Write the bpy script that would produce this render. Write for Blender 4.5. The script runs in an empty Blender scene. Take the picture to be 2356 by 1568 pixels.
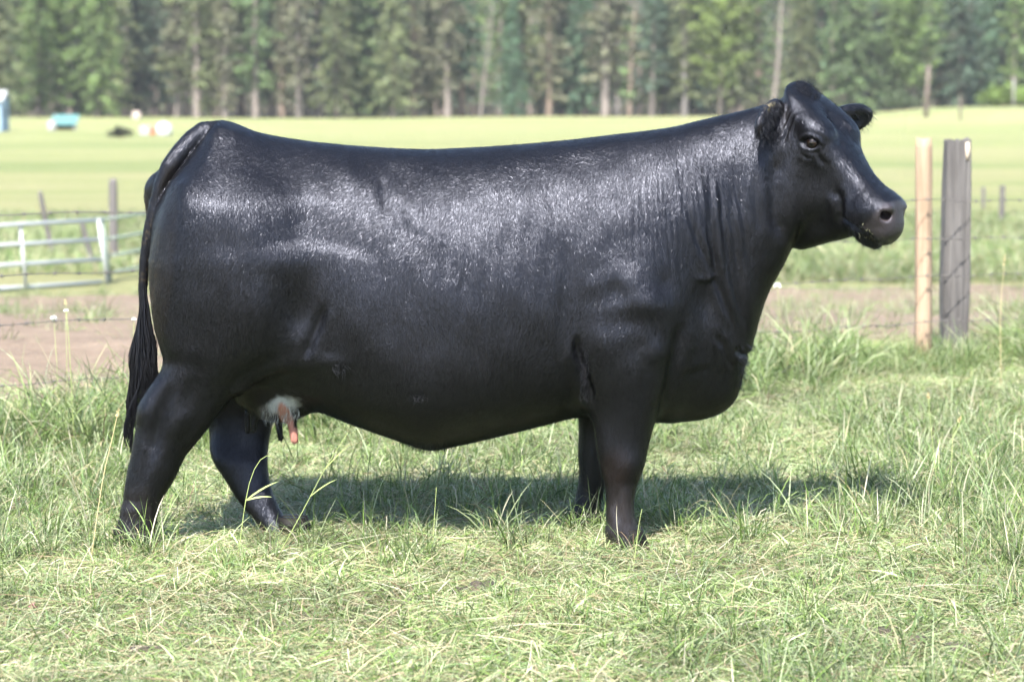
import bpy, math, random
import numpy as np
from mathutils import Vector, Matrix

# ------------------------------------------------------------------ camera, world, sun, exposure
sc = bpy.context.scene
COL = sc.collection
CAM = np.array([0.0, -8.5, 1.44])
FOCAL = 6001.0                       # focal length in units of a 2356 px wide frame
TILT = math.atan((784 - 235) / FOCAL)
cam_d = bpy.data.cameras.new('camera')
cam = bpy.data.objects.new('camera', cam_d); COL.objects.link(cam)
cam.location = CAM
cam.rotation_euler = (math.pi / 2 - TILT, 0, 0)
cam_d.sensor_width = 36.0
cam_d.lens = 36.0 * FOCAL / 2356.0
cam_d.clip_start = 0.1; cam_d.clip_end = 3000
cam_d.dof.use_dof = True
cam_d.dof.focus_distance = 8.05
cam_d.dof.aperture_fstop = 3.7
cam_d.dof.aperture_blades = 9
sc.camera = cam

SUN_EL, SUN_AZ = math.radians(49), math.radians(14)    # azimuth: from behind the camera, towards its left
ldir = Vector((math.sin(SUN_AZ) * math.cos(SUN_EL), math.cos(SUN_AZ) * math.cos(SUN_EL), -math.sin(SUN_EL)))
sun_d = bpy.data.lights.new('sun', 'SUN')
sun_d.energy = 5.0; sun_d.angle = math.radians(0.53); sun_d.color = (1.0, 0.95, 0.86)
sun = bpy.data.objects.new('sun', sun_d); COL.objects.link(sun)
sun.rotation_euler = ldir.to_track_quat('-Z', 'Y').to_euler()
sun.location = (-4, -8, 10)

world = bpy.data.worlds.new('World'); sc.world = world
world.use_nodes = True
wn = world.node_tree.nodes; wl = world.node_tree.links
wn.clear()
sky = wn.new('ShaderNodeTexSky'); sky.sky_type = 'NISHITA'; sky.sun_disc = False
sky.sun_elevation = SUN_EL
sky.sun_rotation = math.pi + SUN_AZ     # sun stands behind the camera, to its left
sky.air_density = 1.0; sky.dust_density = 1.0; sky.ozone_density = 1.0
bg = wn.new('ShaderNodeBackground'); bg.inputs['Strength'].default_value = 0.125
wo = wn.new('ShaderNodeOutputWorld')
wl.new(sky.outputs[0], bg.inputs[0]); wl.new(bg.outputs[0], wo.inputs[0])

sc.view_settings.view_transform = 'Standard'
sc.view_settings.look = 'None'
sc.view_settings.gamma = 1.0
sc.view_settings.use_curve_mapping = False
sc.view_settings.exposure = 1.86
sc.render.engine = 'CYCLES'
sc.cycles.use_denoising = True
sc.cycles.max_bounces = 4
sc.cycles.diffuse_bounces = 2
sc.cycles.glossy_bounces = 2
sc.cycles.transmission_bounces = 3
sc.cycles.volume_bounces = 0
sc.cycles.transparent_max_bounces = 4
sc.cycles.use_adaptive_sampling = True
sc.cycles.adaptive_threshold = 0.03
sc.cycles.use_light_tree = False

# ------------------------------------------------------------------ helpers
rng = np.random.default_rng(7)
random.seed(7)
_F = np.array([0, math.cos(TILT), -math.sin(TILT)]); _U = np.array([0, math.sin(TILT), math.cos(TILT)])

def W(u, v, y):
    """point of the depth plane y that stands at measured position (u, v) of the 2356 x 1568 frame"""
    a = (u - 1178.0) / FOCAL; b = -(v - 784.0) / FOCAL
    d = np.array([a, 0, 0]) + _U * b + _F
    k = (y - CAM[1]) / d[1]
    return CAM + d * k

def proj(P):
    """(u, v) of points"""
    q = P - CAM
    f = q @ _F
    return 1178 + FOCAL * q[:, 0] / f, 784 - FOCAL * (q @ _U) / f

def ground_z(x, y):
    """height of the land: level by the camera, a shallow dip past the fence, then a long gentle rise"""
    D = np.asarray(y, float) + 8.5
    x = np.asarray(x, float)
    def ss(a, b, t):
        t = np.clip((t - a) / (b - a), 0, 1); return t * t * (3 - 2 * t)
    z = -0.72 * ss(14.5, 29, D) + 0.52 * np.clip((D - 32) / 258, 0, 1.0) ** 0.9
    z = z + 0.45 * ss(8, 45, x) * ss(60, 240, D)
    z = z + 0.85 * ss(34, 43, x) * np.exp(-((D - 255) / 28) ** 2)     # a knoll on the right
    z = z + np.clip(D - 330, 0, None) * 0.12
    z = z + 0.10 * np.sin(x * 0.11 + 1.0) * ss(40, 120, D) + 0.012 * np.sin(x * 2.1 + y * 1.3) * np.sin(y * 1.7 - x * .6)
    return z

def props(o, label=None, cat=None, group=None, kind=None):
    if label: o['label'] = label
    if cat: o['category'] = cat
    if group: o['group'] = group
    if kind: o['kind'] = kind
    return o

def link(name, me, mat=None, parent=None):
    o = bpy.data.objects.new(name, me); COL.objects.link(o)
    if mat is not None and not me.materials: me.materials.append(mat)
    if parent is not None: o.parent = parent
    return o

def empty(name, loc=(0, 0, 0), rz=0):
    o = bpy.data.objects.new(name, None); COL.objects.link(o)
    o.location = loc; o.rotation_euler = (0, 0, rz); o.empty_display_size = .1
    return o

def mesh_np(name, V, F, smooth=True, cols=None, attrs=None):
    """mesh from numpy vertices and a uniform (n, 3|4) face array, optional per-vertex colour"""
    V = np.asarray(V, np.float32); F = np.asarray(F, np.int32)
    me = bpy.data.meshes.new(name)
    n, k = F.shape
    me.vertices.add(len(V)); me.vertices.foreach_set('co', V.ravel())
    me.loops.add(n * k); me.loops.foreach_set('vertex_index', F.ravel())
    me.polygons.add(n); me.polygons.foreach_set('loop_start', np.arange(0, n * k, k, dtype=np.int32))
    me.polygons.foreach_set('loop_total', np.full(n, k, np.int32))
    me.polygons.foreach_set('use_smooth', np.full(n, smooth, bool))
    if cols is not None:
        at = me.color_attributes.new('Col', 'FLOAT_COLOR', 'POINT')
        c4 = np.ones((len(V), 4), np.float32); c4[:, :3] = cols
        at.data.foreach_set('color', c4.ravel())
    for nm, arr in (attrs or {}).items():
        at = me.attributes.new(nm, 'FLOAT', 'POINT'); at.data.foreach_set('value', np.asarray(arr, np.float32))
    me.update(); me.validate()
    return me

class MB:
    """collects boxes, tubes and lofts into one mesh"""
    def __init__(s): s.v = []; s.f = []
    def add(s, V, F):
        o = len(s.v); s.v += [tuple(map(float, p)) for p in V]; s.f += [tuple(i + o for i in f) for f in F]
    def box(s, c, h, R=None):
        P = np.array([[x, y, z] for x in (-1, 1) for y in (-1, 1) for z in (-1, 1)], float) * h
        if R is not None: P = P @ np.array(R).T
        s.add(P + np.array(c), [(0, 1, 3, 2), (4, 6, 7, 5), (0, 4, 5, 1), (2, 3, 7, 6), (0, 2, 6, 4), (1, 5, 7, 3)])
    def tube(s, pts, rad, n=8, cap=True, flat=None):
        pts = np.asarray(pts, float); m = len(pts)
        rad = np.broadcast_to(np.asarray(rad, float), (m,))
        T = np.gradient(pts, axis=0); T /= np.linalg.norm(T, axis=1)[:, None] + 1e-12
        up = np.array([0, 0, 1.]) if abs(T[0][2]) < .9 else np.array([0, 1., 0])
        V = []
        for i in range(m):
            a = np.cross(up, T[i]); a /= np.linalg.norm(a) + 1e-9; b = np.cross(T[i], a); up = b if abs(b @ b) > .1 else up
            for k in range(n):
                t = 2 * math.pi * k / n
                V.append(pts[i] + rad[i] * (math.cos(t) * a + math.sin(t) * b * (1 if flat is None else flat)))
        F = [(i * n + k, i * n + (k + 1) % n, (i + 1) * n + (k + 1) % n, (i + 1) * n + k) for i in range(m - 1) for k in range(n)]
        if cap: F += [tuple(range(n))[::-1], tuple((m - 1) * n + k for k in range(n))]
        s.add(V, F)
    def mesh(s, name, smooth=True):
        me = bpy.data.meshes.new(name); me.from_pydata(s.v, [], s.f); me.update()
        if smooth:
            me.polygons.foreach_set('use_smooth', np.ones(len(me.polygons), bool))
        return me

class NT:
    """small helper round a material's node tree"""
    def __init__(s, name):
        s.m = bpy.data.materials.new(name); s.m.use_nodes = True
        s.t = s.m.node_tree; s.t.nodes.clear()
        s.out = s.n('ShaderNodeOutputMaterial')
    def n(s, typ, **kw):
        nd = s.t.nodes.new(typ)
        for k, v in kw.items():
            if k.startswith('_'): setattr(nd, k[1:], v)
            else:
                key = int(k[1:]) if k[0] == 'i' and k[1:].isdigit() else k.replace('__', ' ')
                if isinstance(v, bpy.types.NodeSocket): s.t.links.new(v, nd.inputs[key])
                else: nd.inputs[key].default_value = v
        return nd
    def l(s, a, b): s.t.links.new(a, b)
    def noise(s, vec=None, scale=5, detail=4, rough=.55, dist=0.0):
        nd = s.n('ShaderNodeTexNoise', Scale=scale, Detail=detail, Roughness=rough, Distortion=dist)
        if vec is not None: s.l(vec, nd.inputs['Vector'])
        return nd
    def ramp(s, fac, stops):
        nd = s.n('ShaderNodeValToRGB'); e = nd.color_ramp.elements
        while len(e) < len(stops): e.new(.5)
        for el, (p, c) in zip(e, stops): el.position = p; el.color = (*c, 1) if len(c) == 3 else c
        s.l(fac, nd.inputs[0]); return nd
    def mix(s, fac, a, b, mode='MIX'):
        nd = s.n('ShaderNodeMix'); nd.data_type = 'RGBA'; nd.blend_type = mode
        for sock, v in ((nd.inputs[0], fac), (nd.inputs[6], a), (nd.inputs[7], b)):
            if isinstance(v, bpy.types.NodeSocket): s.l(v, sock)
            elif isinstance(v, (int, float)): sock.default_value = v if sock.type == 'VALUE' else (v, v, v, 1)
            else: sock.default_value = (*v, 1)
        return nd.outputs[2]
    def scalevec(s, vec, k):
        nd = s.n('ShaderNodeMapping'); s.l(vec, nd.inputs['Vector']); nd.inputs['Scale'].default_value = k
        return nd.outputs[0]
    def bump(s, h, strength=.3, dist=.01, normal=None):
        nd = s.n('ShaderNodeBump', Strength=strength, Distance=dist); s.l(h, nd.inputs['Height'])
        if normal is not None: s.l(normal, nd.inputs['Normal'])
        return nd.outputs[0]
    def bsdf(s, col=None, rough=.6, normal=None, **kw):
        nd = s.n('ShaderNodeBsdfPrincipled', **kw)
        for key, v in (('Base Color', col), ('Roughness', rough), ('Normal', normal)):
            if v is None: continue
            if isinstance(v, bpy.types.NodeSocket): s.l(v, nd.inputs[key])
            elif isinstance(v, tuple): nd.inputs[key].default_value = (*v, 1)
            else: nd.inputs[key].default_value = v
        s.l(nd.outputs[0], s.out.inputs[0]); return nd
# ------------------------------------------------------------------ the land
def axis(lo, hi, d0, grow, start):
    a = [start]; d = d0
    while a[-1] < hi: a.append(a[-1] + d); d *= grow
    b = [start]; d = d0
    while b[-1] > lo: b.append(b[-1] - d); d *= grow
    return np.array(sorted(set(b[1:] + a)))
gx = axis(-420, 420, .35, 1.055, 0); gy = axis(-14, 760, .35, 1.045, 0)
X, Y = np.meshgrid(gx, gy, indexing='ij'); Z = ground_z(X, Y)
V = np.stack([X, Y, Z], -1).reshape(-1, 3); ny = len(gy)
I, J = np.meshgrid(np.arange(len(gx) - 1), np.arange(ny - 1), indexing='ij'); i0 = (I * ny + J).ravel()
F = np.stack([i0, i0 + ny, i0 + ny + 1, i0 + 1], 1)

M = NT('pasture')
tc = M.n('ShaderNodeTexCoord'); P = tc.outputs['Object']
n1 = M.noise(M.scalevec(P, (.5, 1.6, 1)), .045, 5, .6, .4)      # broad drifts of dry and green across the slope
n2 = M.noise(M.scalevec(P, (.6, 1.5, 1)), .35, 4, .6)
n3 = M.noise(P, 9, 5, .65)
n4 = M.noise(P, 90, 3, .6)
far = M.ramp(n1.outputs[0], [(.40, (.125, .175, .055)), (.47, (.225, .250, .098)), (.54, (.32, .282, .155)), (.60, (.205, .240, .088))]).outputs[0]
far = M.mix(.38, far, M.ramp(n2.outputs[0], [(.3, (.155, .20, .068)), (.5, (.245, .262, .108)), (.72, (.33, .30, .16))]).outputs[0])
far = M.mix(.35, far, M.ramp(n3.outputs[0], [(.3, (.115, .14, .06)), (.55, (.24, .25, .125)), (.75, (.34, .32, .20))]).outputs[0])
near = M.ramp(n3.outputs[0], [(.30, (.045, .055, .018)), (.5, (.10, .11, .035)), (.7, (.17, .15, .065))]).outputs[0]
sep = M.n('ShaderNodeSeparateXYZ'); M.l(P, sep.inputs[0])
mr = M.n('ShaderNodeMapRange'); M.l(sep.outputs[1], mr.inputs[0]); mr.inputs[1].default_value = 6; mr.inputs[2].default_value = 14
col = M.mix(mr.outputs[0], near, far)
we = M.n('ShaderNodeMath', _operation='MULTIPLY_ADD'); M.l(n2.outputs[0], we.inputs[0]); we.inputs[1].default_value = 14; M.l(sep.outputs[1], we.inputs[2])
fr = M.n('ShaderNodeMapRange'); M.l(we.outputs[0], fr.inputs[0]); fr.inputs[1].default_value = 281; fr.inputs[2].default_value = 287
col = M.mix(fr.outputs[0], col, M.ramp(n3.outputs[0], [(.3, (.025, .022, .014)), (.7, (.06, .055, .03))]).outputs[0])    # leaf litter of the wood
hb = M.n('ShaderNodeMath', _operation='ADD'); M.l(n3.outputs[0], hb.inputs[0]); M.l(n4.outputs[0], hb.inputs[1])
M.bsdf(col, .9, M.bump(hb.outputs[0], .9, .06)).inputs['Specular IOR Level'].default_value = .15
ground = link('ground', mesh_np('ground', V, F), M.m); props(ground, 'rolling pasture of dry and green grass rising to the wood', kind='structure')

# bare earth track just past the fence, running obliquely with it
def edge(x, base, seed):
    return base + .35 * np.sin(x * .9 + seed) + .22 * np.sin(x * 2.3 + seed * 2) + .12 * np.sin(x * 5.1 + seed * 3) + .06 * np.sin(x * 11 + seed)
def track_near(x): return edge(x, 5.2 + .62 * x, 1.0)
def track_far(x): return edge(x, 21.4 + .10 * x, 4.0) 
xs = np.linspace(-14, 16, 320); ts = np.linspace(0, 1, 60); TV = []
for x in xs:
    a, b = track_near(x), track_far(x)
    y = a + (b - a) * ts; TV.append(np.stack([np.full(60, x), y, ground_z(x, y) + .006 + .05 * np.sin(np.pi * np.clip(ts * 6, 0, .5)) * np.sin(np.pi * np.clip((1 - ts) * 6, 0, .5))], 1))
TV = np.concatenate(TV)
I, J = np.meshgrid(np.arange(319), np.arange(59), indexing='ij'); i0 = (I * 60 + J).ravel()
M = NT('bare_earth'); tc = M.n('ShaderNodeTexCoord'); P = tc.outputs['Object']
e1 = M.noise(M.scalevec(P, (.7, 1.4, 1)), 1.1, 6, .65); e2 = M.noise(P, 14, 5, .65)
c = M.mix(.5, M.ramp(e1.outputs[0], [(.3, (.085, .058, .042)), (.5, (.165, .116, .080)), (.72, (.225, .168, .120))]).outputs[0], M.ramp(e2.outputs[0], [(.3, (.08, .056, .04)), (.7, (.24, .178, .125))]).outputs[0])
ed = M.n('ShaderNodeAttribute', _attribute_name='edge'); e3 = M.noise(P, 2.6, 6, .7)
ea = M.n('ShaderNodeMath', _operation='ADD'); M.l(ed.outputs['Fac'], ea.inputs[0]); M.l(e3.outputs[0], ea.inputs[1])
er = M.n('ShaderNodeMapRange'); M.l(ea.outputs[0], er.inputs[0]); er.inputs[1].default_value = .88; er.inputs[2].default_value = 1.02
c = M.mix(er.outputs[0], c, M.ramp(e2.outputs[0], [(.3, (.085, .115, .035)), (.5, (.17, .20, .07)), (.7, (.27, .26, .12))]).outputs[0])     # turf creeping in from the sides
M.bsdf(c, .95, M.bump(e2.outputs[0], .9, .07))
track = link('dirt_track', mesh_np('dirt_track', TV, np.stack([i0, i0 + 60, i0 + 61, i0 + 1], 1), attrs={'edge': np.maximum(np.tile(np.abs(2 * ts - 1) ** 4 * .52, 320), np.clip((TV[:, 0] - 1.2) / 6, 0, .35))}), M.m); props(track, 'strip of bare brown earth behind the wire fence', kind='structure')

# ------------------------------------------------------------------ the wood
def foliage(name, rough=.75):
    M = NT(name)
    oi = M.n('ShaderNodeObjectInfo'); at = M.n('ShaderNodeAttribute', _attribute_name='Col')
    c = M.mix(1.0, oi.outputs['Color'], at.outputs['Color'], 'MULTIPLY')
    b = M.n('ShaderNodeBsdfPrincipled', Roughness=rough); M.l(c, b.inputs['Base Color']); b.inputs['Specular IOR Level'].default_value = .25
    t = M.n('ShaderNodeBsdfTranslucent'); M.l(c, t.inputs['Color'])
    mx = M.n('ShaderNodeMixShader'); mx.inputs[0].default_value = .22; M.l(b.outputs[0], mx.inputs[1]); M.l(t.outputs[0], mx.inputs[2]); M.l(mx.outputs[0], M.out.inputs[0])
    return M.m
leaf_mat = foliage('tree_foliage')
M = NT('tree_bark'); tc = M.n('ShaderNodeTexCoord'); oi = M.n('ShaderNodeObjectInfo')
bn = M.noise(M.scalevec(tc.outputs['Object'], (1, 1, .15)), 6, 5, .6)
c = M.mix(1.0, oi.outputs['Color'], M.ramp(bn.outputs[0], [(.3, (.45, .43, .42)), (.7, (1.25, 1.2, 1.15))]).outputs[0], 'MULTIPLY')
M.bsdf(c, .9, M.bump(bn.outputs[0], .6, .08)); bark_mat = M.m

def leafcloud(cen, rad, n, size, r, col=(1, 1, 1), squash=1.0, droop=0.0):
    """n leaf sprays in a clump"""
    p = r.normal(size=(n, 3)); p /= np.linalg.norm(p, axis=1)[:, None]; p *= (r.random(n) ** .45)[:, None] * rad; p[:, 2] *= squash
    a = r.normal(size=(n, 3)); a[:, 2] -= droop; a /= np.linalg.norm(a, axis=1)[:, None]; b = np.cross(a, r.normal(size=(n, 3))); b /= np.linalg.norm(b, axis=1)[:, None] + 1e-9
    s = size * r.uniform(.6, 1.4, n)[:, None]
    c = cen + p
    V = np.stack([c - a * s, c + b * s * .55, c + a * s, c - b * s * .55], 1).reshape(-1, 3)
    C = np.repeat(np.array(col)[None] * r.uniform(.65, 1.4, n)[:, None], 4, 0)
    return V, C
def make_tree(kind, seed, H, detail=1.0):
    """returns trunk mesh and crown mesh (crown None for a dead snag)"""
    r = np.random.default_rng(seed); tb = MB(); VS, CS = [], []
    lean = r.normal(size=2) * (.012 if kind != 'snag' else .05) * H
    zz = np.linspace(0, 1, 9); r0 = H * (.0125 if kind in ('pine', 'snag') else .011)
    path = np.stack([lean[0] * zz ** 1.5 + .08 * np.sin(zz * 7 + seed), lean[1] * zz ** 1.5, zz * H], 1)
    tb.tube(np.concatenate([path[:1] - [0, 0, .3], path[:1] + [0, 0, .5], path[1:]]), np.concatenate([[r0 * 1.5, r0 * 1.05], r0 * (1 - zz[1:] * .9) + .01]), 9)
    at = lambda t: np.array([np.interp(t, zz, path[:, i]) for i in range(3)])
    if kind == 'snag':
        for k in range(16):
            t = r.uniform(.15, .95); a = r.uniform(0, 6.3); L = r.uniform(.4, 1.8) * (1.2 - t); p = at(t)
            tb.tube([p, p + [math.cos(a) * L * .6, math.sin(a) * L * .6, .1 * L], p + [math.cos(a) * L, math.sin(a) * L, .35 * L]], [.05, .035, .012], 5)
        return tb.mesh('trunk'), None
    if kind == 'fir':      # boughs to the ground in drooping tiers
        nb = int(120 * detail); t0 = r.uniform(.02, .08); Rm = H * r.uniform(.13, .17)
    elif kind == 'pine':   # bare stem, broken sparse crown above, dead twigs below
        nb = int(125 * detail); t0 = r.uniform(.02, .16); Rm = H * r.uniform(.10, .13)
        for k in range(14):
            t = r.uniform(.04, .3); a = r.uniform(0, 6.3); L = r.uniform(.5, 1.6); p = at(t)
            tb.tube([p, p + [math.cos(a) * L, math.sin(a) * L, -.1 * L]], [.04, .012], 4)
    else: nb = int(70 * detail); t0 = r.uniform(.10, .2); Rm = H * r.uniform(.20, .25)
    for k in range(nb):
        t = t0 + (1 - t0) * ((k + r.random()) / nb) ** .9; p = at(t); a = k * 2.4 + r.uniform(-.5, .5); q = (t - t0) / (1 - t0)
        if kind == 'leafy': L = Rm * math.sin(math.pi * min(1, .12 + q * .9)) ** .6 * r.uniform(.6, 1.1)
        elif kind == 'fir': L = Rm * (1 - q) ** .8 * r.uniform(.65, 1.15) * min(1, .55 + q * 6)
        else: L = Rm * (1 - q * .75) * r.uniform(.4, 1.15) * (1 if r.random() > .18 else .3)
        dz = {'fir': -.35, 'pine': -.12, 'leafy': .35}[kind]
        e = p + np.array([math.cos(a) * L, math.sin(a) * L, dz * L])
        if k % 3 == 0: tb.tube([p, (p + e) / 2 + [0, 0, .05 * L], e], [.05, .03, .01], 4, cap=False)
        m = max(2, int(L / .55))
        shade = r.uniform(.62, 1.35)
        for j in range(m):
            f = (j + .6) / m; c = p + (e - p) * f
            v, cl = leafcloud(c, .30 + .30 * (1 - abs(f - .6)) * (1.5 if kind == 'leafy' else 1), int((13 if kind != 'leafy' else 20) * detail), .24 if kind != 'leafy' else .2, r, (shade, shade, shade * r.uniform(.85, 1.1)), .6, .5 if kind != 'leafy' else 0)
            VS.append(v); CS.append(cl)
    V = np.concatenate(VS); C = np.concatenate(CS)
    return tb.mesh('trunk'), mesh_np('crown', V, np.arange(len(V)).reshape(-1, 4), smooth=False, cols=C)

protos = {}
for kind, n, H in (('fir', 4, 24), ('pine', 4, 27), ('leafy', 2, 16), ('snag', 3, 17)):
    protos[kind] = [make_tree(kind, 100 + 17 * i + len(kind), H * (1 + .06 * i)) for i in range(n)]
    for a, b in protos[kind]:
        a.materials.append(bark_mat)
        if b: b.materials.append(leaf_mat)

SH = {'g': (.082, .122, .056), 'b': (.058, .088, .062), 'l': (.105, .155, .055), 'o': (.110, .130, .066), 'y': (.12, .16, .052), 't': (.072, .125, .078), 'w': (.112, .115, .076)}
SHN = {'g': 'mid green', 'b': 'dark blue-green', 'l': 'bright green', 'o': 'olive green', 'y': 'yellow-green', 't': 'cool sea-green', 'w': 'thin brownish-green'}
BK = {'p': (.165, .145, .138), 'd': (.07, .06, .055), 'g': (.11, .105, .105), 'r': (.15, .115, .095)}
BKN = {'p': 'pale trunk', 'd': 'dark trunk', 'g': 'grey trunk', 'r': 'reddish trunk'}
# (u of the stem, kind, distance, size, crown tint, bark tint)
KN = {'p': 'pale trunk', 'd': 'dark trunk', 'g': 'grey trunk', 'r': 'reddish trunk'}
# (u of the stem, kind, distance, size, crown tint, bark tint)
TREES = [
    (8, 'fir', 268, .95, 'o', 'd'), (52, 'fir', 292, 1.0, 'g', 'd'), (98, 'fir', 280, .92, 'l', 'd'), (140, 'leafy', 284, 1.15, 'l', 'd'), (188, 'fir', 290, 1.05, 'g', 'd'), (232, 'fir', 276, .9, 'l', 'd'), (262, 'fir', 288, 1.0, 'o', 'd'),
    (318, 'fir', 296, 1.1, 'b', 'd'), (362, 'pine', 294, 1.05, 'b', 'd'), (412, 'pine', 286, .9, 'w', 'p'), (456, 'pine', 284, 1.08, 'o', 'p'), (488, 'fir', 284, .62, 'o', 'p'), (521, 'pine', 283, .85, 'w', 'p'), (556, 'pine', 290, 1.0, 'g', 'd'), (590, 'pine', 284, .98, 'g', 'p'),
    (626, 'pine', 290, 1.1, 't', 'p'), (652, 'pine', 286, .9, 'w', 'r'), (690, 'pine', 284, 1.0, 'w', 'p'), (736, 'pine', 288, 1.05, 'b', 'g'), (775, 'fir', 282, .9, 'o', 'd'), (822, 'fir', 288, 1.08, 'g', 'd'), (868, 'fir', 294, 1.05, 'b', 'd'), (908, 'fir', 282, .85, 'o', 'd'),
    (952, 'pine', 286, .95, 'w', 'r'), (992, 'fir', 292, 1.0, 'o', 'd'), (1030, 'pine', 284, .9, 'w', 'p'), (1062, 'pine', 288, .98, 't', 'r'), (1106, 'snag', 282, .72, 'w', 'p'), (1152, 'pine', 284, 1.12, 'g', 'p'), (1180, 'fir', 282, .55, 't', 'd'), (1198, 'pine', 290, 1.0, 'o', 'p'), (1262, 'pine', 286, .8, 'w', 'r'),
    (1290, 'fir', 294, 1.0, 'b', 'd'), (1345, 'fir', 288, .95, 't', 'd'), (1392, 'pine', 284, 1.15, 'w', 'p'), (1418, 'pine', 286, 1.0, 'g', 'g'), (1448, 'snag', 283, .95, 'w', 'r'), (1500, 'pine', 285, .8, 'b', 'p'), (1522, 'fir', 292, .9, 'g', 'd'), (1572, 'pine', 286, 1.0, 'o', 'g'), (1600, 'fir', 290, 1.05, 'b', 'd'), (1655, 'leafy', 284, 1.1, 'y', 'd'), (1690, 'fir', 286, .9, 'o', 'd'),
    (1742, 'pine', 290, 1.0, 'g', 'r'), (1772, 'snag', 276, 1.0, 'w', 'p'), (1838, 'fir', 288, .9, 'o', 'd'), (1884, 'pine', 292, 1.0, 't', 'p'), (1913, 'pine', 286, .95, 'g', 'p'), (1962, 'fir', 284, 1.0, 'g', 'd'), (2012, 'fir', 290, .95, 'b', 'd'), (2062, 'fir', 286, .98, 'g', 'd'), (2100, 'leafy', 282, 1.0, 'l', 'd'),
    (2158, 'pine', 292, 1.0, 't', 'r'), (2205, 'fir', 288, 1.1, 'b', 'd'), (2252, 'fir', 300, 1.05, 't', 'd'), (2300, 'fir', 296, 1.0, 't', 'd'), (2328, 'pine', 292, .9, 'l', 'p'), (2352, 'fir', 300, 1.1, 'l', 'd')]
KN = {'fir': ('fir_tree', 'bushy conifer', 'conifer'), 'pine': ('pine_tree', 'tall pine', 'pine'), 'leafy': ('leafy_tree', 'round leafy tree', 'tree'), 'snag': ('dead_tree', 'bare dead tree', 'dead tree')}
def region(u):
    for lim, nm in ((110, 'far left above the pale blue shed'), (215, 'above the small green-roofed shelter'), (330, 'between the green-roofed shelter and the white tank'), (430, 'above the white tank'), (700, "above the cow's rump"), (950, "above the cow's loin"),
                    (1220, "above the middle of the cow's back"), (1480, "above the cow's shoulders"), (1700, "above the cow's neck"), (1860, "directly behind the cow's poll"), (2040, "right of the cow's forehead"), (2180, 'behind the pale fence post'), (2270, 'behind the dark fence post'), (9999, 'at the far right edge')):
        if u < lim: return nm
seen = {}
ORD = ['', 'second ', 'third ', 'fourth ', 'fifth ', 'sixth ']
trng = np.random.default_rng(5)
for i, (u, kind, D, s, ct, bt) in enumerate(TREES):
    me_t, me_c = protos[kind][i % len(protos[kind])]
    x = (u - 1178) / FOCAL * D; y = D - 8.5
    name, desc, cat = KN[kind]
    o = empty(name, (x, y, float(ground_z(x, y)) - .05), trng.uniform(0, 6.28)); o.scale = (s * trng.uniform(.9, 1.1),) * 2 + (s * trng.uniform(.95, 1.1),)
    if kind == 'snag': o.rotation_euler = (0, math.radians(9 if u == 1772 else (5 if u == 1106 else 1)), 0)
    lab = (f"{SHN[ct]} {desc} " + (f"with {BKN[bt]} " if kind == 'pine' else '')) if kind != 'snag' else f"{'leaning ' if u in (1772, 1106) else ''}{desc} with {BKN[bt]} "
    key = lab + region(u); n = seen.get(key, 0); seen[key] = n + 1
    props(o, (lab + ('' if not n else f"({ORD[n].strip()} from the left) ") + region(u)), cat, 'trees along the far edge of the field')
    t = link('trunk', me_t, None, o); t.color = (*BK[bt], 1)
    if me_c: c = link('crown', me_c, None, o); k = trng.uniform(.85, 1.15); c.color = (*[q * k for q in SH[ct]], 1)

# the deeper wood behind, on rising ground: one mass
r = np.random.default_rng(77); VS, CS, tb = [], [], MB()
small = {}
for kind in ('fir', 'pine', 'leafy'):
    small[kind] = []
    for i in range(3):
        a, b = make_tree(kind, 300 + i * 7 + len(kind), 24, .42)
        co = np.empty(len(b.vertices) * 3, np.float32); b.vertices.foreach_get('co', co)
        cl = np.empty(len(b.vertices) * 4, np.float32); b.color_attributes['Col'].data.foreach_get('color', cl)
        small[kind].append((co.reshape(-1, 3), cl.reshape(-1, 4)[:, :3])); bpy.data.meshes.remove(a); bpy.data.meshes.remove(b)
for D, sp in ((303, 3.3), (312, 3.6), (324, 4.2), (345, 5.0), (375, 6), (415, 7), (470, 8)):
    half = D * .235 + 8
    for x in np.arange(-half, half, sp):
        x = x + r.uniform(-.4, .4) * sp; y = D + r.uniform(-4, 4) - 8.5
        kind = r.choice(['fir', 'pine', 'leafy'], p=[.6, .3, .1]); co, cl = small[kind][r.integers(3)]
        s = r.uniform(.75, 1.15); a = r.uniform(0, 6.3); q = co * s; q = np.stack([q[:, 0] * math.cos(a) - q[:, 1] * math.sin(a), q[:, 0] * math.sin(a) + q[:, 1] * math.cos(a), q[:, 2]], 1)
        base = np.array([x, y, float(ground_z(x, y))])
        tint_ = np.array(SH[r.choice(list('gbotlg'))]) * r.uniform(.8, 1.15)
        VS.append(q + base); CS.append(cl * tint_)
        if D < 330: tb.tube([base, base + [0, 0, 20 * s]], [.26 * s, .05], 6, cap=False)
V = np.concatenate(VS); C = np.concatenate(CS)
wood = link('forest', mesh_np('forest', V, np.arange(len(V)).reshape(-1, 4), smooth=False, cols=C), leaf_mat); wood.color = (1, 1, 1, 1)
props(wood, 'dense mixed wood rising behind the front row of trees', 'forest', kind='stuff')
stems = link('forest_stems', tb.mesh('forest_stems'), bark_mat); stems.color = (.17, .145, .13, 1); props(stems, 'thin stems crowded deep inside the far wood', 'forest', kind='stuff')
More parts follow.
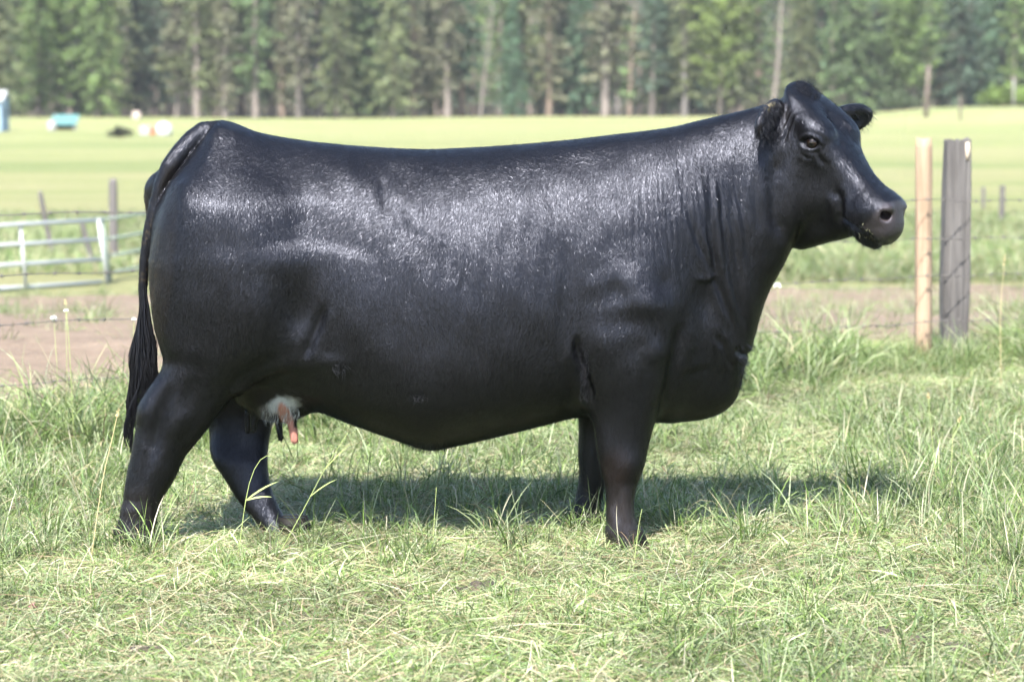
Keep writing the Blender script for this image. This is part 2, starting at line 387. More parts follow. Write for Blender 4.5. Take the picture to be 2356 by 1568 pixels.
# ------------------------------------------------------------------ fence, gates, posts
def woodmat(name, cols, scale=1.0, bump=.5):
    M = NT(name); tc = M.n('ShaderNodeTexCoord'); P = tc.outputs['Object']
    g = M.noise(M.scalevec(P, (1, 1, .05)), 55 * scale, 6, .65, .3); s = M.noise(M.scalevec(P, (1, 1, .3)), 5, 5, .6)
    c = M.mix(.55, M.ramp(g.outputs[0], [(.28, cols[0]), (.5, cols[1]), (.72, cols[2])]).outputs[0], M.ramp(s.outputs[0], [(.3, cols[0]), (.6, cols[1]), (.8, cols[2])]).outputs[0])
    M.bsdf(c, .85, M.bump(g.outputs[0], bump, .012)); return M.m
pale_wood = woodmat('new_post_wood', [(.12, .075, .045), (.27, .195, .135), (.38, .30, .225)])
grey_wood = woodmat('weathered_post_wood', [(.030, .027, .026), (.085, .080, .080), (.165, .155, .15)], .8, 1.0)
old_wood = woodmat('old_post_wood', [(.05, .045, .045), (.10, .092, .09), (.17, .16, .155)])
fresh_wood = woodmat('split_wood', [(.35, .27, .2), (.5, .42, .34), (.6, .52, .44)])
def metal(name, col, rough=.4, met=.0):
    M = NT(name); tc = M.n('ShaderNodeTexCoord'); n = M.noise(tc.outputs['Object'], 12, 5, .6)
    M.bsdf(M.mix(n.outputs[0], tuple(q * .8 for q in col), tuple(min(1, q * 1.15) for q in col)), rough, M.bump(n.outputs[0], .1, .004), Metallic=met); return M.m
galv = metal('galvanised_tube', (.36, .375, .385), .45, .1); greenpipe = metal('dull_green_tube', (.11, .14, .12), .5); wire_mat = metal('rusty_wire', (.13, .12, .115), .6, .3)

def roundpost(name, base, top, r0, r1, mat, chamfer=.012, wig=.004, seed=0, square=False, parent=None):
    r = np.random.default_rng(abs(seed)); n = 20; V = []; base = np.array(base, float); top = np.array(top, float)
    ts = [0, .03, .15, .3, .45, .6, .75, .88, .965, 1.0]
    for i, t in enumerate(ts):
        c = base + (top - base) * t; rr = r0 + (r1 - r0) * t - (chamfer if i == len(ts) - 1 else 0)
        for k in range(n):
            a = 2 * math.pi * k / n
            q = 1 + .025 * math.sin(3 * a + seed) + wig / r0 * math.sin(a * 5 + t * 3 + seed) * .5
            if square:
                m = max(abs(math.cos(a)), abs(math.sin(a))); q *= (1 / m) ** .75 * .92
            jz = 0 if i < len(ts) - 1 else wig * 1.6 * math.sin(a * 2 + seed) + r.uniform(-1, 1) * wig
            V.append((c[0] + rr * q * math.cos(a + .35), c[1] + rr * q * math.sin(a + .35), c[2] + jz))
    F = [(i * n + k, i * n + (k + 1) % n, (i + 1) * n + (k + 1) % n, (i + 1) * n + k) for i in range(len(ts) - 1) for k in range(n)]
    mb = MB(); mb.add(V, F + [tuple(range((len(ts) - 1) * n, len(ts) * n))]); me = mb.mesh(name)
    me.polygons[-1].use_smooth = False
    return link(name, me, mat, parent)

def gz(x, y): return float(ground_z(x, y))
# the two posts on the right: a new pale round one and an old grey squared one close behind
pb = W(2125, 835, 5.9); pt = W(2125, 318, 5.9)
p1 = roundpost('fence_post', (pb[0], 5.9, gz(pb[0], 5.9) - .3), pt, .0485, .047, pale_wood, .006, seed=2)
props(p1, 'pale new round wooden fence post right of the muzzle', 'fence post', 'posts of the wire fence')
pb = W(2192, 835, 6.14); pt = W(2203, 322, 6.14)
p2e = empty('fence_post', (0, 0, 0)); props(p2e, 'thick dark weathered fence post with a split top', 'fence post', 'posts of the wire fence')
def splitpost(base, top, hx, hy, mat, parent, seed):
    """an old squared post: uneven faces with drying cracks, a rough sawn top"""
    r = np.random.default_rng(seed); base = np.array(base, float); top = np.array(top, float)
    sec = []
    for (x0, y0), (x1, y1) in (((-1, -1), (1, -1)), ((1, -1), (1, 1)), ((1, 1), (-1, 1)), ((-1, 1), (-1, -1))):
        for t in np.linspace(.04, .94, 10): sec.append((x0 + (x1 - x0) * t, y0 + (y1 - y0) * t))
    sec = np.array(sec); n = len(sec); out = sec / np.abs(sec).max(1)[:, None]; crack = np.zeros(n); crack[[3, 8, 14, 24, 35]] = (.05, .16, .10, .15, .08); crack += r.uniform(0, .025, n); rough = r.normal(size=n)
    V = []; ts = np.linspace(0, 1, 26)
    for i, t in enumerate(ts):
        c = base + (top - base) * t; wv = 1 + .05 * math.sin(t * 5 + seed) + .02 * math.sin(t * 17)
        q = sec * (1 - crack * (.4 + .6 * math.sin(t * 4 + seed) ** 2))[:, None] * wv * (1 + .02 * np.sin(t * 9 + np.arange(n) * .9))[:, None]
        z = c[2] + (rough * .007 if i == len(ts) - 1 else 0)
        V += [(c[0] + a_ * hx, c[1] + b_ * hy, zz) for (a_, b_), zz in zip(q, np.broadcast_to(z, n))]
    F = [(i * n + k, i * n + (k + 1) % n, (i + 1) * n + (k + 1) % n, (i + 1) * n + k) for i in range(len(ts) - 1) for k in range(n)]
    V.append(tuple(top - [0, 0, .006])); F += [((len(ts) - 1) * n + k, (len(ts) - 1) * n + (k + 1) % n, len(V) - 1) for k in range(n)]
    mb = MB(); mb.add(V, F); return link('post_stem', mb.mesh('post_stem', False), mat, parent)
splitpost((pb[0], 6.14, gz(pb[0], 6.14) - .3), pt, .072, .070, grey_wood, p2e, 5)
mb = MB(); c = W(2226, 346, 6.075); mb.tube([c + [0, 0, -.055], c + [0, .0, 0], c + [.0, .0, .045]], [.010, .016, .012], 6, flat=.5); link('split_sliver', mb.mesh('split_sliver'), fresh_wood, p2e)
# the run of the fence
FA = np.array([W(0, 470, 2.5)[0], 2.5]); FB = np.array([2.42, 5.97])
def fpt(t): return FA + (FB - FA) * t
for t, lab in ((-.62, 'grey fence post beyond the left edge of the wire fence'), (1.75, 'grey fence post beyond the right edge of the wire fence')):
    q = fpt(t); p = roundpost('fence_post', (q[0], q[1], gz(*q) - .3), (q[0], q[1], gz(*q) + 1.18), .055, .052, old_wood, .006, seed=abs(int(t * 9)))
    props(p, lab, 'fence post', 'posts of the wire fence')
WN = ['topmost', 'second', 'third', 'lowest']
for wi, (za, zb) in enumerate(((1.000, .903), (.752, .692), (.56, .487), (.315, .235))):
    mb = MB(); ts = np.linspace(-.62, 1.75, 200); r = np.random.default_rng(wi + 40)
    ph = r.uniform(0, 6.3)
    sag = lambda t: -.030 * math.sin(math.pi * np.clip((t + .62) / 1.62, 0, 1)) * (1 + .4 * wi) - (.02 * math.sin(math.pi * np.clip((t - 1) / .75, 0, 1)))
    def wp(t):
        q = fpt(t); zz = za + (zb - za) * t + sag(t) + .035 * math.sin(math.pi * .38) * 0
        return np.array([q[0], q[1] - .075, zz + .035 * (1 - abs(2 * np.clip(t, 0, 1) - 1)) + .004 * math.sin(t * 55 + ph)])
    for s in (0, 1):       # two strands twisted round each other
        pts = [wp(t) + .0022 * np.array([0, math.cos(t * 420 + s * math.pi), math.sin(t * 420 + s * math.pi)]) for t in np.linspace(-.62, 1.75, 900)]
        mb.tube(pts, .0012, 4, cap=False)
    wobj = empty('barbed_wire'); props(wobj, f'{WN[wi]} strand of barbed wire on the fence behind the cow', 'wire', 'strands of the wire fence')
    link('strand', mb.mesh('strand'), wire_mat, wobj)
    bm = MB(); b0 = wp(0) * 0
    for k in range(2):
        bm.tube([(-.004, 0, -.002), (0, .004 * (1 - 2 * k), .004), (.006 * (1 - 2 * k), -.003, -.004)], .0035, 5)
        bm.tube([(0, 0, 0), (.012 * (1 - 2 * k), -.004, .016)], [.0018, .0005], 4); bm.tube([(0, 0, 0), (-.010 * (1 - 2 * k), .004, -.016)], [.0018, .0005], 4)
    bme = bm.mesh('barb'); bme.materials.append(wire_mat)
    for t in np.arange(-.60, 1.74, .0215):
        b = link('barb', bme, None, wobj); b.location = wp(t + r.uniform(-.002, .002)); b.rotation_euler = (r.uniform(0, 6), 0, r.uniform(-.3, .3) + .64)

# distant gate of pale tubes
def seg3(a, b, ya, yb, n=2): return [W(a[0] + (b[0] - a[0]) * t, a[1] + (b[1] - a[1]) * t, ya + (yb - ya) * t) for t in np.linspace(0, 1, n)]
def gd(u): return 20.2 + (u + 160) / 400 * 2.4
g = empty('field_gate', W(40, 655, gd(40))); gi = np.array(g.location)
props(g, 'pale galvanised tube gate left of the tail', 'gate')
def rail(name, a, b, rad, mat, parent, off, dep):
    mb = MB(); pts = np.array(seg3(a, b, dep(a[0]), dep(b[0]), 2)) - off; mb.tube(pts, rad, 10); return link(name, mb.mesh(name), mat, parent)
for (v0, v1) in ((527, 506), (573, 551), (619, 597), (673, 649)): rail('rail', (-160, v0), (236, v1), .025, galv, g, gi, gd)
for a, b in (((-150, 522), (-128, 668)), ((46, 515), (60, 660)), ((226, 503), (247, 655))): rail('upright', a, b, .020, galv, g, gi, lambda u, a=a: gd(a[0]) - .03)
mb = MB(); mb.tube([W(246, 640, gd(246)) - gi, W(252, 640, gd(246)) - gi], .02, 6); link('latch', mb.mesh('latch'), galv, g)
g2 = empty('pipe_gate', W(300, 650, 23.5)); gi2 = np.array(g2.location); props(g2, 'dull green pipe gate between the pale gate and the tail', 'gate')
def gd2(u): return 22.9 + (u - 230) / 250 * 2.0
for (a, b) in (((234, 506), (470, 470)), ((240, 551), (470, 512)), ((246, 590), (470, 548)), ((250, 628), (470, 585)), ((256, 662), (470, 622))): rail('rail', a, b, .020, greenpipe, g2, gi2, gd2)
for a, b in (((234, 500), (256, 668)), ((462, 468), (470, 626))): rail('upright', a, b, .026, greenpipe, g2, gi2, lambda u, a=a: gd2(a[0]) + .04)
# old posts by the gates and in the field
for (u0, v0, u1, v1, D, r0, lab) in ((262, 600, 260, 412, 35, .062, 'dark upright post rising above the green pipe gate'), (124, 600, 92, 441, 36, .038, 'thin grey leaning post seen through the pale gate'), (222, 640, 187, 508, 33.5, .038, 'short greenish leaning post at the end of the pale gate'),
                                     (2304, 528, 2307, 427, 45, .050, 'small dark post in the field right of the old fence post'), (2262, 500, 2263, 431, 52, .040, 'faint small post in the field just right of the old fence post')):
    y = D - 8.5; b_ = W(u0, v0, y); t_ = W(u1, v1, y); zz = gz(b_[0], y)
    k = (zz - .2 - t_[2]) / (b_[2] - t_[2]); base = t_ + (b_ - t_) * k
    p = roundpost('old_post', base, t_, r0, r0 * .9, old_wood, .006, .006, seed=int(u0)); props(p, lab, 'post', 'old posts in the field')

# ------------------------------------------------------------------ far things on the left of the field, poles on the right
def at_ground(u, D): x = (u - 1178) / FOCAL * D; return np.array([x, D - 8.5, gz(x, D - 8.5)])
paint = lambda nm, c, r=.6: metal(nm, c, r)
teal = paint('teal_roof_sheet', (.075, .17, .165)); whitew = paint('white_paint', (.32, .33, .33)); dark_in = paint('dark_boards', (.05, .045, .04)); sky_blue = paint('pale_blue_boards', (.20, .28, .37)); greyroof = paint('grey_roof_sheet', (.30, .31, .32)); orange = paint('orange_plastic', (.40, .12, .06)); poly = paint('white_plastic', (.42, .43, .45))
c = at_ground(153, 180); sh = empty('shelter', c); sh.scale = (.84, .84, .84); props(sh, 'low shelter with a teal green roof at the left of the field', 'shelter')
mb = MB(); mb.box((0, .8, .28), (.8, .03, .28)); mb.box((-.78, 0, .28), (.03, .8, .28)); mb.box((.78, 0, .28), (.03, .8, .28)); link('wall', mb.mesh('wall', False), dark_in, sh)
for x_ in (-.95, .95):
    mb = MB(); mb.box((x_, -.85, .26), (.05, .05, .26)); link('post', mb.mesh('post', False), whitew, sh)
th = .5
for k in range(7):
    mb = MB(); R_ = Matrix.Rotation(math.radians(22), 3, 'X'); mb.box((-.93 + k * .31, -.1, .82), (.154, 1.05, .02), R_); link('roof_sheet', mb.mesh('roof_sheet', False), teal, sh)
c = at_ground(123, 176); b1 = empty('white_barrel', c); props(b1, 'small pale barrel beside the green-roofed shelter', 'barrel')
def lathe(name, prof, mat, parent, n=18):
    V = [(r_ * math.cos(2 * math.pi * k / n), r_ * math.sin(2 * math.pi * k / n), z_) for r_, z_ in prof for k in range(n)]
    F = [(i * n + k, i * n + (k + 1) % n, (i + 1) * n + (k + 1) % n, (i + 1) * n + k) for i in range(len(prof) - 1) for k in range(n)] + [tuple(range(n))[::-1], tuple((len(prof) - 1) * n + k for k in range(n))]
    mb = MB(); mb.add(V, F); return link(name, mb.mesh(name), mat, parent)
lathe('drum', [(.24, 0), (.28, .05), (.29, .2), (.28, .4), (.29, .5), (.27, .58), (.2, .6)], whitew, b1); lathe('lid', [(.21, .6), (.21, .63), (.05, .64)], greyroof, b1)
c = at_ground(380, 157); tk = empty('water_tank', c); props(tk, "round white water tank in the field left of the cow's rump", 'tank')
lathe('tank_body', [(.40, 0), (.46, .06), (.47, .3), (.46, .5), (.38, .66), (.2, .75), (.1, .77)], poly, tk, 24); lathe('cap', [(.10, .77), (.10, .81), (.03, .82)], greyroof, tk)
c = at_ground(354, 158); ob = empty('orange_drum', c); props(ob, 'small orange drum standing left of the white water tank', 'drum')
lathe('drum', [(.15, 0), (.17, .04), (.17, .25), (.165, .27), (.17, .29), (.17, .5), (.14, .54)], orange, ob); lathe('lid', [(.13, .54), (.13, .56), (.03, .565)], greyroof, ob)
c = at_ground(336, 160); gb = empty('grey_crate', c); props(gb, 'pale grey crate left of the orange drum', 'crate')
for k in range(4):
    mb = MB(); mb.box((0, -.27, .08 + k * .14), (.28, .015, .05)); link('slat', mb.mesh('slat', False), greyroof, gb)
for sx in (-1, 1):
    mb = MB(); mb.box((sx * .27, 0, .29), (.02, .25, .29)); link('side_panel', mb.mesh('side_panel', False), greyroof, gb)
# pale blue shed cut by the left edge
c = at_ground(-24, 172); sd_ = empty('shed', c); props(sd_, 'pale blue shed cut off by the left edge', 'shed')
for k in range(12):
    mb = MB(); mb.box((-1.0 + k * .19 - .05, -1.2, 1.0), (.09, .02, 1.0)); link('wall_board', mb.mesh('wall_board', False), sky_blue, sd_)
for sx in (-1.16, 1.08):
    mb = MB(); mb.box((sx, .2, 1.0), (.02, 1.38, 1.0)); link('wall', mb.mesh('wall', False), sky_blue, sd_)
for sgn in (-1, 1):
    mb = MB(); mb.box((0, .2 + sgn * .78, 2.28), (1.28, .92, .03), Matrix.Rotation(math.radians(-22 * sgn), 3, 'X')); link('roof_panel', mb.mesh('roof_panel', False), greyroof, sd_)
mb = MB(); mb.add([(1.10, -1.18, 2.0), (1.10, 1.58, 2.0), (1.10, .2, 2.55), (1.06, -1.18, 2.0), (1.06, 1.58, 2.0), (1.06, .2, 2.55)], [(0, 1, 2), (3, 5, 4)]); link('gable', mb.mesh('gable', False), sky_blue, sd_)
mb = MB(); mb.box((1.105, .3, 1.25), (.02, .3, .35)); w_ = link('window', mb.mesh('window', False), whitew, sd_); mb = MB(); mb.box((1.128, .3, 1.25), (.006, .25, .30)); link('pane', mb.mesh('pane', False), dark_in, w_)
# stump, bush, poles
c = at_ground(317, 262); st = empty('tree_stump', c); props(st, "pale broken stump at the wood's edge above the orange drum", 'stump')
mb = MB(); mb.tube([(0, 0, -.1), (0, 0, .35), (.05, 0, .75)], [.55, .42, .38], 12); q = link('stump_wood', mb.mesh('stump_wood'), bark_mat, st); q.color = (.42, .36, .33, 1)
def bush(u, D, s, n, col, lab, seed):
    r = np.random.default_rng(seed); c = at_ground(u, D); VS, CS = [], []; tb = MB(); o = empty('bush', c)
    for k in range(n):
        p = r.normal(size=3) * np.array([.42, .35, .18]) * s; p[2] = abs(p[2]) + .25 * s; tb.tube([(0, 0, -.05), p * .6, p], [.03 * s, .02 * s, .006], 4, cap=False)
        k_ = r.uniform(.6, 1.4); v, cl = leafcloud(p, .28 * s, 70, .075 * s, r, (k_, k_, k_)); VS.append(v); CS.append(cl)
    V = np.concatenate(VS); a = link('stems', tb.mesh('stems'), bark_mat, o); a.color = (.1, .08, .06, 1)
    f_ = link('leaves', mesh_np('leaves', V, np.arange(len(V)).reshape(-1, 4), smooth=False, cols=np.concatenate(CS)), leaf_mat, o); f_.color = (*col, 1); props(o, lab, 'bush')
bush(280, 150, .75, 14, (.030, .034, .026), 'dark low bush in the field between shelter and tank', 3)
bush(2300, 262, 2.6, 20, (.10, .15, .035), 'bright green bush under the trees at the right edge', 4)
bush(2348, 258, 2.2, 18, (.11, .16, .04), 'bright green bush cut off by the right edge', 6)
bush(2085, 272, 2.4, 18, (.05, .07, .035), 'dark green bush at the wood edge above the pale post', 8)
for u, D, H_, r0, lab, tilt in ((2126, 232, 4.6, .21, 'brown leaning pole at the edge of the wood above the pale post', .05), (2206, 215, 1.9, .11, 'short dark pole in the field above the old fence post', -.02), (2327, 255, 2.6, .12, 'white bare stem among the bushes at the right', .0)):
    c = at_ground(u, D); o = empty('field_pole', c); props(o, lab, 'pole')
    mb = MB(); mb.tube([(0, 0, -.3), (tilt * H_ * .5, 0, H_ * .5), (tilt * H_, 0, H_)], [r0, r0 * .9, r0 * .75], 10); q = link('pole_stem', mb.mesh('pole_stem'), bark_mat, o); q.color = (.24, .24, .24, 1) if 'white' in lab else (.13, .105, .095, 1)
    mb = MB()
    for k in range(4): a = k * 1.9 + u; mb.tube([(tilt * H_ * (.5 + k * .1), 0, H_ * (.55 + k * .1)), (tilt * H_ * (.5 + k * .1) + .4 * math.cos(a), .4 * math.sin(a), H_ * (.55 + k * .1) + .15)], [.03, .01], 4)
    q = link('twig', mb.mesh('twig'), bark_mat, o); q.color = (.13, .105, .095, 1)
COWVS = .005
# ------------------------------------------------------------------ the cow: one implicit body, meshed as one surface
def table(xs, ys, n=700, sig=0.012):
    """smoothed lookup of control values over a world coordinate"""
    o = np.argsort(xs); xs = np.asarray(xs, float)[o]; ys = np.asarray(ys, float)[o]
    g = np.linspace(xs[0], xs[-1], n); t = np.interp(g, xs, ys)
    k = max(1, int(3 * sig / (g[1] - g[0]))); ker = np.exp(-.5 * (np.arange(-k, k + 1) * (g[1] - g[0]) / sig) ** 2); ker /= ker.sum()
    lo = 2 * t[0] - t[k:0:-1]; hi = 2 * t[-1] - t[-2:-k - 2:-1]
    t = np.convolve(np.concatenate([lo, t, hi]), ker, 'valid')
    return g, t.astype(np.float32)

def lk(tb, x): return np.interp(x, tb[0], tb[1]).astype(np.float32)

def smin(a, b, k):
    h = np.maximum(k - np.abs(a - b), 0) / k
    return np.minimum(a, b) - h * h * k * .25
def smax(a, b, k): return -smin(-a, -b, k)

class LoftX:
    """body sections across x: (u, top v, bottom v, half width, height of the widest place, centre y)"""
    def __init__(s, rows, yplane=0.0, pt=2.12, pb=2.25, sig=.016):
        X, T, B, Wd, Z, Y = [], [], [], [], [], []
        for u, vt, vb, w, zf, yc in rows:
            a = W(u, vt, yplane); b = W(u, vb, yplane)
            X.append((a[0] + b[0]) / 2); T.append(a[2]); B.append(b[2]); Wd.append(w); Z.append(b[2] + zf * (a[2] - b[2])); Y.append(yc)
        s.t = [table(X, q, sig=g) for q, g in ((T, sig), (B, .022), (Wd, .035), (Z, .07), (Y, .03))]; s.x = (min(X), max(X)); s.pt, s.pb = pt, pb
        s.bb = (np.array([s.x[0], -max(Wd) - .1, min(B)]), np.array([s.x[1], max(Wd) + .1, max(T)]))
    def __call__(s, P):
        x = P[:, 0]; top, bot, w, zm, yc = (lk(t, x) for t in s.t)
        y = P[:, 1] - yc; z = P[:, 2] - zm
        up = z > 0
        h = np.where(up, top - zm, zm - bot) + 1e-4; p = np.where(up, s.pt, s.pb)
        r = (np.abs(y / (w + 1e-4)) ** p + np.abs(z / h) ** p) ** (1 / p) + 1e-6
        d = (1 - 1 / r) * np.sqrt(y * y + z * z)
        d = np.maximum(d, -np.minimum(w, h))
        e = np.maximum(s.x[0] - x, x - s.x[1])
        return np.where(e > 0, np.maximum(d, 0) + e, d).astype(np.float32)

class LoftZ:
    """limb sections across z: (v, left u, right u, centre y, half depth)"""
    def __init__(s, rows, p=2.1, sig=.018):
        Z, X, R, Y, D = [], [], [], [], []
        for v, l, r, yc, ry in rows:
            a = W(l, v, yc); b = W(r, v, yc)
            Z.append(a[2]); X.append((a[0] + b[0]) / 2); R.append((b[0] - a[0]) / 2); Y.append(yc); D.append(ry)
        s.t = [table(Z, q, sig=sig) for q in (X, R, Y, D)]; s.z = (min(Z), max(Z)); s.p = p
        s.bb = (np.array([min(np.array(X) - R), min(np.array(Y) - D), s.z[0]]), np.array([max(np.array(X) + R), max(np.array(Y) + D), s.z[1]]))
    def __call__(s, P):
        z = P[:, 2]; xc, rx, yc, ry = (lk(t, z) for t in s.t)
        x = P[:, 0] - xc; y = P[:, 1] - yc
        r = (np.abs(x / rx) ** s.p + np.abs(y / ry) ** s.p) ** (1 / s.p) + 1e-6
        d = np.maximum((1 - 1 / r) * np.sqrt(x * x + y * y), -np.minimum(rx, ry))
        e = np.maximum(s.z[0] - z, z - s.z[1])
        return np.where(e > 0, np.maximum(d, 0) + e, d).astype(np.float32)

class Ell:
    """ellipsoid: centre, radii, axes as rows"""
    def __init__(s, c, r, A=None):
        s.c = np.array(c, float); s.r = np.array(r, float); s.A = np.eye(3) if A is None else np.array(A, float)
        m = np.sqrt(((s.A * s.r[:, None]) ** 2).sum(0)); s.bb = (s.c - m, s.c + m)
    def __call__(s, P):
        q = (P - s.c) @ s.A.T
        k0 = np.linalg.norm(q / s.r, axis=1); k1 = np.linalg.norm(q / s.r ** 2, axis=1)
        return (k0 * (k0 - 1) / (k1 + 1e-6)).astype(np.float32)

class Caps:
    """chain of tapered capsules"""
    def __init__(s, pts, rad):
        s.p = np.array(pts, float); s.r = np.array(rad, float); s.bb = ((s.p - s.r[:, None]).min(0), (s.p + s.r[:, None]).max(0))
    def __call__(s, P):
        out = np.full(len(P), 9., np.float32)
        for a, b, ra, rb in zip(s.p[:-1], s.p[1:], s.r[:-1], s.r[1:]):
            d = b - a; t = np.clip(((P - a) @ d) / (d @ d), 0, 1)
            out = np.minimum(out, np.linalg.norm(P - a - t[:, None] * d, axis=1) - (ra + (rb - ra) * t))
        return out

# --- head frame: s down the face, n to the near side, t out of the face
H_YAW, H_PITCH = math.radians(39), math.radians(40)
_h = np.array([math.cos(H_YAW), -math.sin(H_YAW), 0]); _z = np.array([0, 0, 1.])
H_S = math.cos(H_PITCH) * _h - math.sin(H_PITCH) * _z
H_T = math.sin(H_PITCH) * _h + math.cos(H_PITCH) * _z
H_N = np.array([-math.sin(H_YAW), -math.cos(H_YAW), 0])
HA = np.array([H_S, H_N, H_T])
H_O = W(1857, 227, -0.03)
FS = .895      # length of the face below the eyes
def hp(s, n, t): return H_O + (s if s < .16 else .16 + (s - .16) * FS) * H_S + n * H_N + t * H_T
def to_head(P):
    q = (P - H_O) @ HA.T
    q[:, 0] = np.where(q[:, 0] < .16, q[:, 0], .16 + (q[:, 0] - .16) / FS)
    return q
def HE(s, n, t, r, A=None): return Ell(hp(s, n, t), r, HA if A is None else np.array(A) @ HA)

class HeadLoft:
    def __init__(s, rows):
        R = np.array(rows, float); s.s = (R[0, 0], R[-1, 0])
        s.t = [table(R[:, 0], R[:, i], sig=.012) for i in range(1, 6)]
        c = hp(.27, 0, -.14); s.bb = (c - .42, c + .42)
    def __call__(s, P):
        q = to_head(P); x = q[:, 0]; top, bot, wt, wb, zf = (lk(t, x) for t in s.t)
        tm = bot + zf * (top - bot); z = q[:, 2] - tm
        h = np.where(z > 0, top - tm, tm - bot) + 1e-4
        v = np.clip(z / h, -1, 1)
        w = np.where(v > 0, wt, wt + (wb - wt) * np.clip(-v, 0, 1) ** 1.0)
        p = np.where(z > 0, 2.0 + 1.5 * np.clip((x + .02) / .16, 0, 1), 2.5)
        r = (np.abs(q[:, 1] / w) ** p + np.abs(z / h) ** p) ** (1 / p) + 1e-6
        d = np.maximum((1 - 1 / r) * np.sqrt(q[:, 1] ** 2 + z ** 2), -np.minimum(w, h))
        e = np.maximum(s.s[0] - x, x - s.s[1])
        return np.where(e > 0, np.maximum(d, 0) + e, d).astype(np.float32)

torso = LoftX([
    (348, 460, 690, .05, .52, -.0), (358, 432, 770, .13, .50, 0), (376, 446, 820, .17, .47, 0), (408, 402, 850, .21, .45, 0),
    (450, 350, 860, .24, .43, 0), (480, 310, 860, .254, .42, 0), (496, 283, 860, .261, .42, 0), (508, 275, 860, .264, .42, 0), (530, 281, 865, .268, .42, 0), (580, 302, 880, .278, .41, 0), (640, 315, 905, .286, .40, 0),
    (720, 327, 938, .296, .41, 0), (800, 335, 970, .318, .40, 0), (900, 342, 1004, .342, .37, 0), (990, 345, 1034, .352, .37, 0),
    (1100, 340, 1011, .348, .37, 0), (1200, 333, 988, .332, .38, 0), (1320, 322, 957, .308, .40, 0), (1400, 312, 958, .290, .42, 0),
    (1480, 303, 968, .274, .46, 0), (1550, 293, 972, .245, .52, 0), (1600, 280, 962, .215, .54, 0), (1650, 268, 935, .185, .55, -.005),
    (1690, 259, 900, .165, .57, -.01), (1706, 256, 866, .158, .58, -.012), (1722, 251, 818, .152, .58, -.015), (1737, 247, 775, .146, .58, -.02),
    (1750, 243, 700, .14, .56, -.022), (1775, 237, 650, .132, .55, -.03), (1808, 232, 600, .12, .55, -.045), (1835, 245, 520, .10, .55, -.06), (1855, 285, 470, .05, .55, -.07)])
leg_hn = LoftZ([
    (335, 500, 570, -.06, .05), (362, 472, 595, -.085, .085), (394, 440, 618, -.112, .118), (430, 406, 642, -.135, .142), (475, 380, 672, -.156, .158), (525, 361, 700, -.170, .165), (600, 345, 722, -.178, .168), (700, 350, 722, -.182, .16),
    (760, 358, 705, -.185, .15), (800, 368, 672, -.188, .138), (825, 377, 635, -.19, .125), (850, 372, 598, -.19, .11), (880, 350, 560, -.19, .095), (920, 331, 528, -.19, .08),
    (960, 318, 500, -.19, .07), (1000, 313, 468, -.19, .061), (1050, 303, 426, -.19, .053), (1100, 292, 399, -.19, .047), (1150, 281, 370, -.19, .043),
    (1200, 272, 360, -.19, .046), (1240, 262, 352, -.19, .052), (1262, 254, 352, -.19, .055)])
leg_hf = LoftZ([
    (330, 455, 560, .06, .05), (360, 420, 590, .085, .085), (390, 362, 610, .115, .115), (412, 340, 620, .13, .13), (440, 334, 650, .145, .145), (520, 342, 690, .165, .15), (600, 352, 715, .172, .16), (700, 368, 715, .178, .15),
    (800, 400, 690, .18, .125), (860, 430, 660, .18, .10), (900, 452, 645, .18, .085), (950, 474, 630, .18, .07), (990, 482, 620, .165, .06), (1030, 479, 616, .14, .053),
    (1060, 489, 615, .115, .048), (1110, 522, 622, .10, .043), (1150, 548, 634, .085, .042), (1180, 573, 648, .075, .041), (1210, 600, 668, .065, .042), (1232, 622, 688, .055, .047), (1245, 634, 702, .05, .05)])
leg_fn = LoftZ([
    (560, 1390, 1500, -.16, .06), (620, 1360, 1535, -.17, .10), (700, 1346, 1555, -.18, .122), (780, 1341, 1545, -.185, .12), (850, 1347, 1533, -.188, .106), (900, 1356, 1524, -.188, .092),
    (950, 1365, 1513, -.188, .08), (990, 1369, 1503, -.188, .072), (1030, 1373, 1493, -.188, .065), (1060, 1380, 1485, -.188, .063), (1090, 1387, 1474, -.188, .06),
    (1115, 1394, 1464, -.188, .053), (1150, 1398, 1457, -.188, .046), (1190, 1396, 1460, -.188, .047), (1220, 1395, 1468, -.188, .053), (1245, 1397, 1473, -.188, .056), (1264, 1394, 1478, -.188, .058)])
leg_ff = LoftZ([
    (620, 1360, 1535, .16, .10), (700, 1346, 1555, .17, .12), (800, 1335, 1520, .172, .115), (900, 1331, 1445, .172, .085), (950, 1333, 1420, .172, .073), (1000, 1331, 1402, .172, .064),
    (1050, 1328, 1396, .172, .06), (1072, 1333, 1395, .172, .058), (1100, 1334, 1392, .172, .054), (1130, 1330, 1387, .172, .046), (1160, 1322, 1382, .172, .044),
    (1190, 1312, 1381, .172, .047), (1215, 1305, 1384, .172, .053), (1232, 1301, 1388, .172, .056)])
tail = Caps([W(u, v, y) for u, v, y in ((505, 299, -.005), (470, 304, -.015), (444, 323, -.03), (416, 353, -.05), (391, 384, -.065), (370, 426, -.07), (355, 474, -.07), (343, 526, -.07), (333, 592, -.07), (329, 660, -.07), (327, 790, -.075))],
            [.030, .034, .034, .033, .030, .0225, .0185, .0178, .0165, .015, .008])
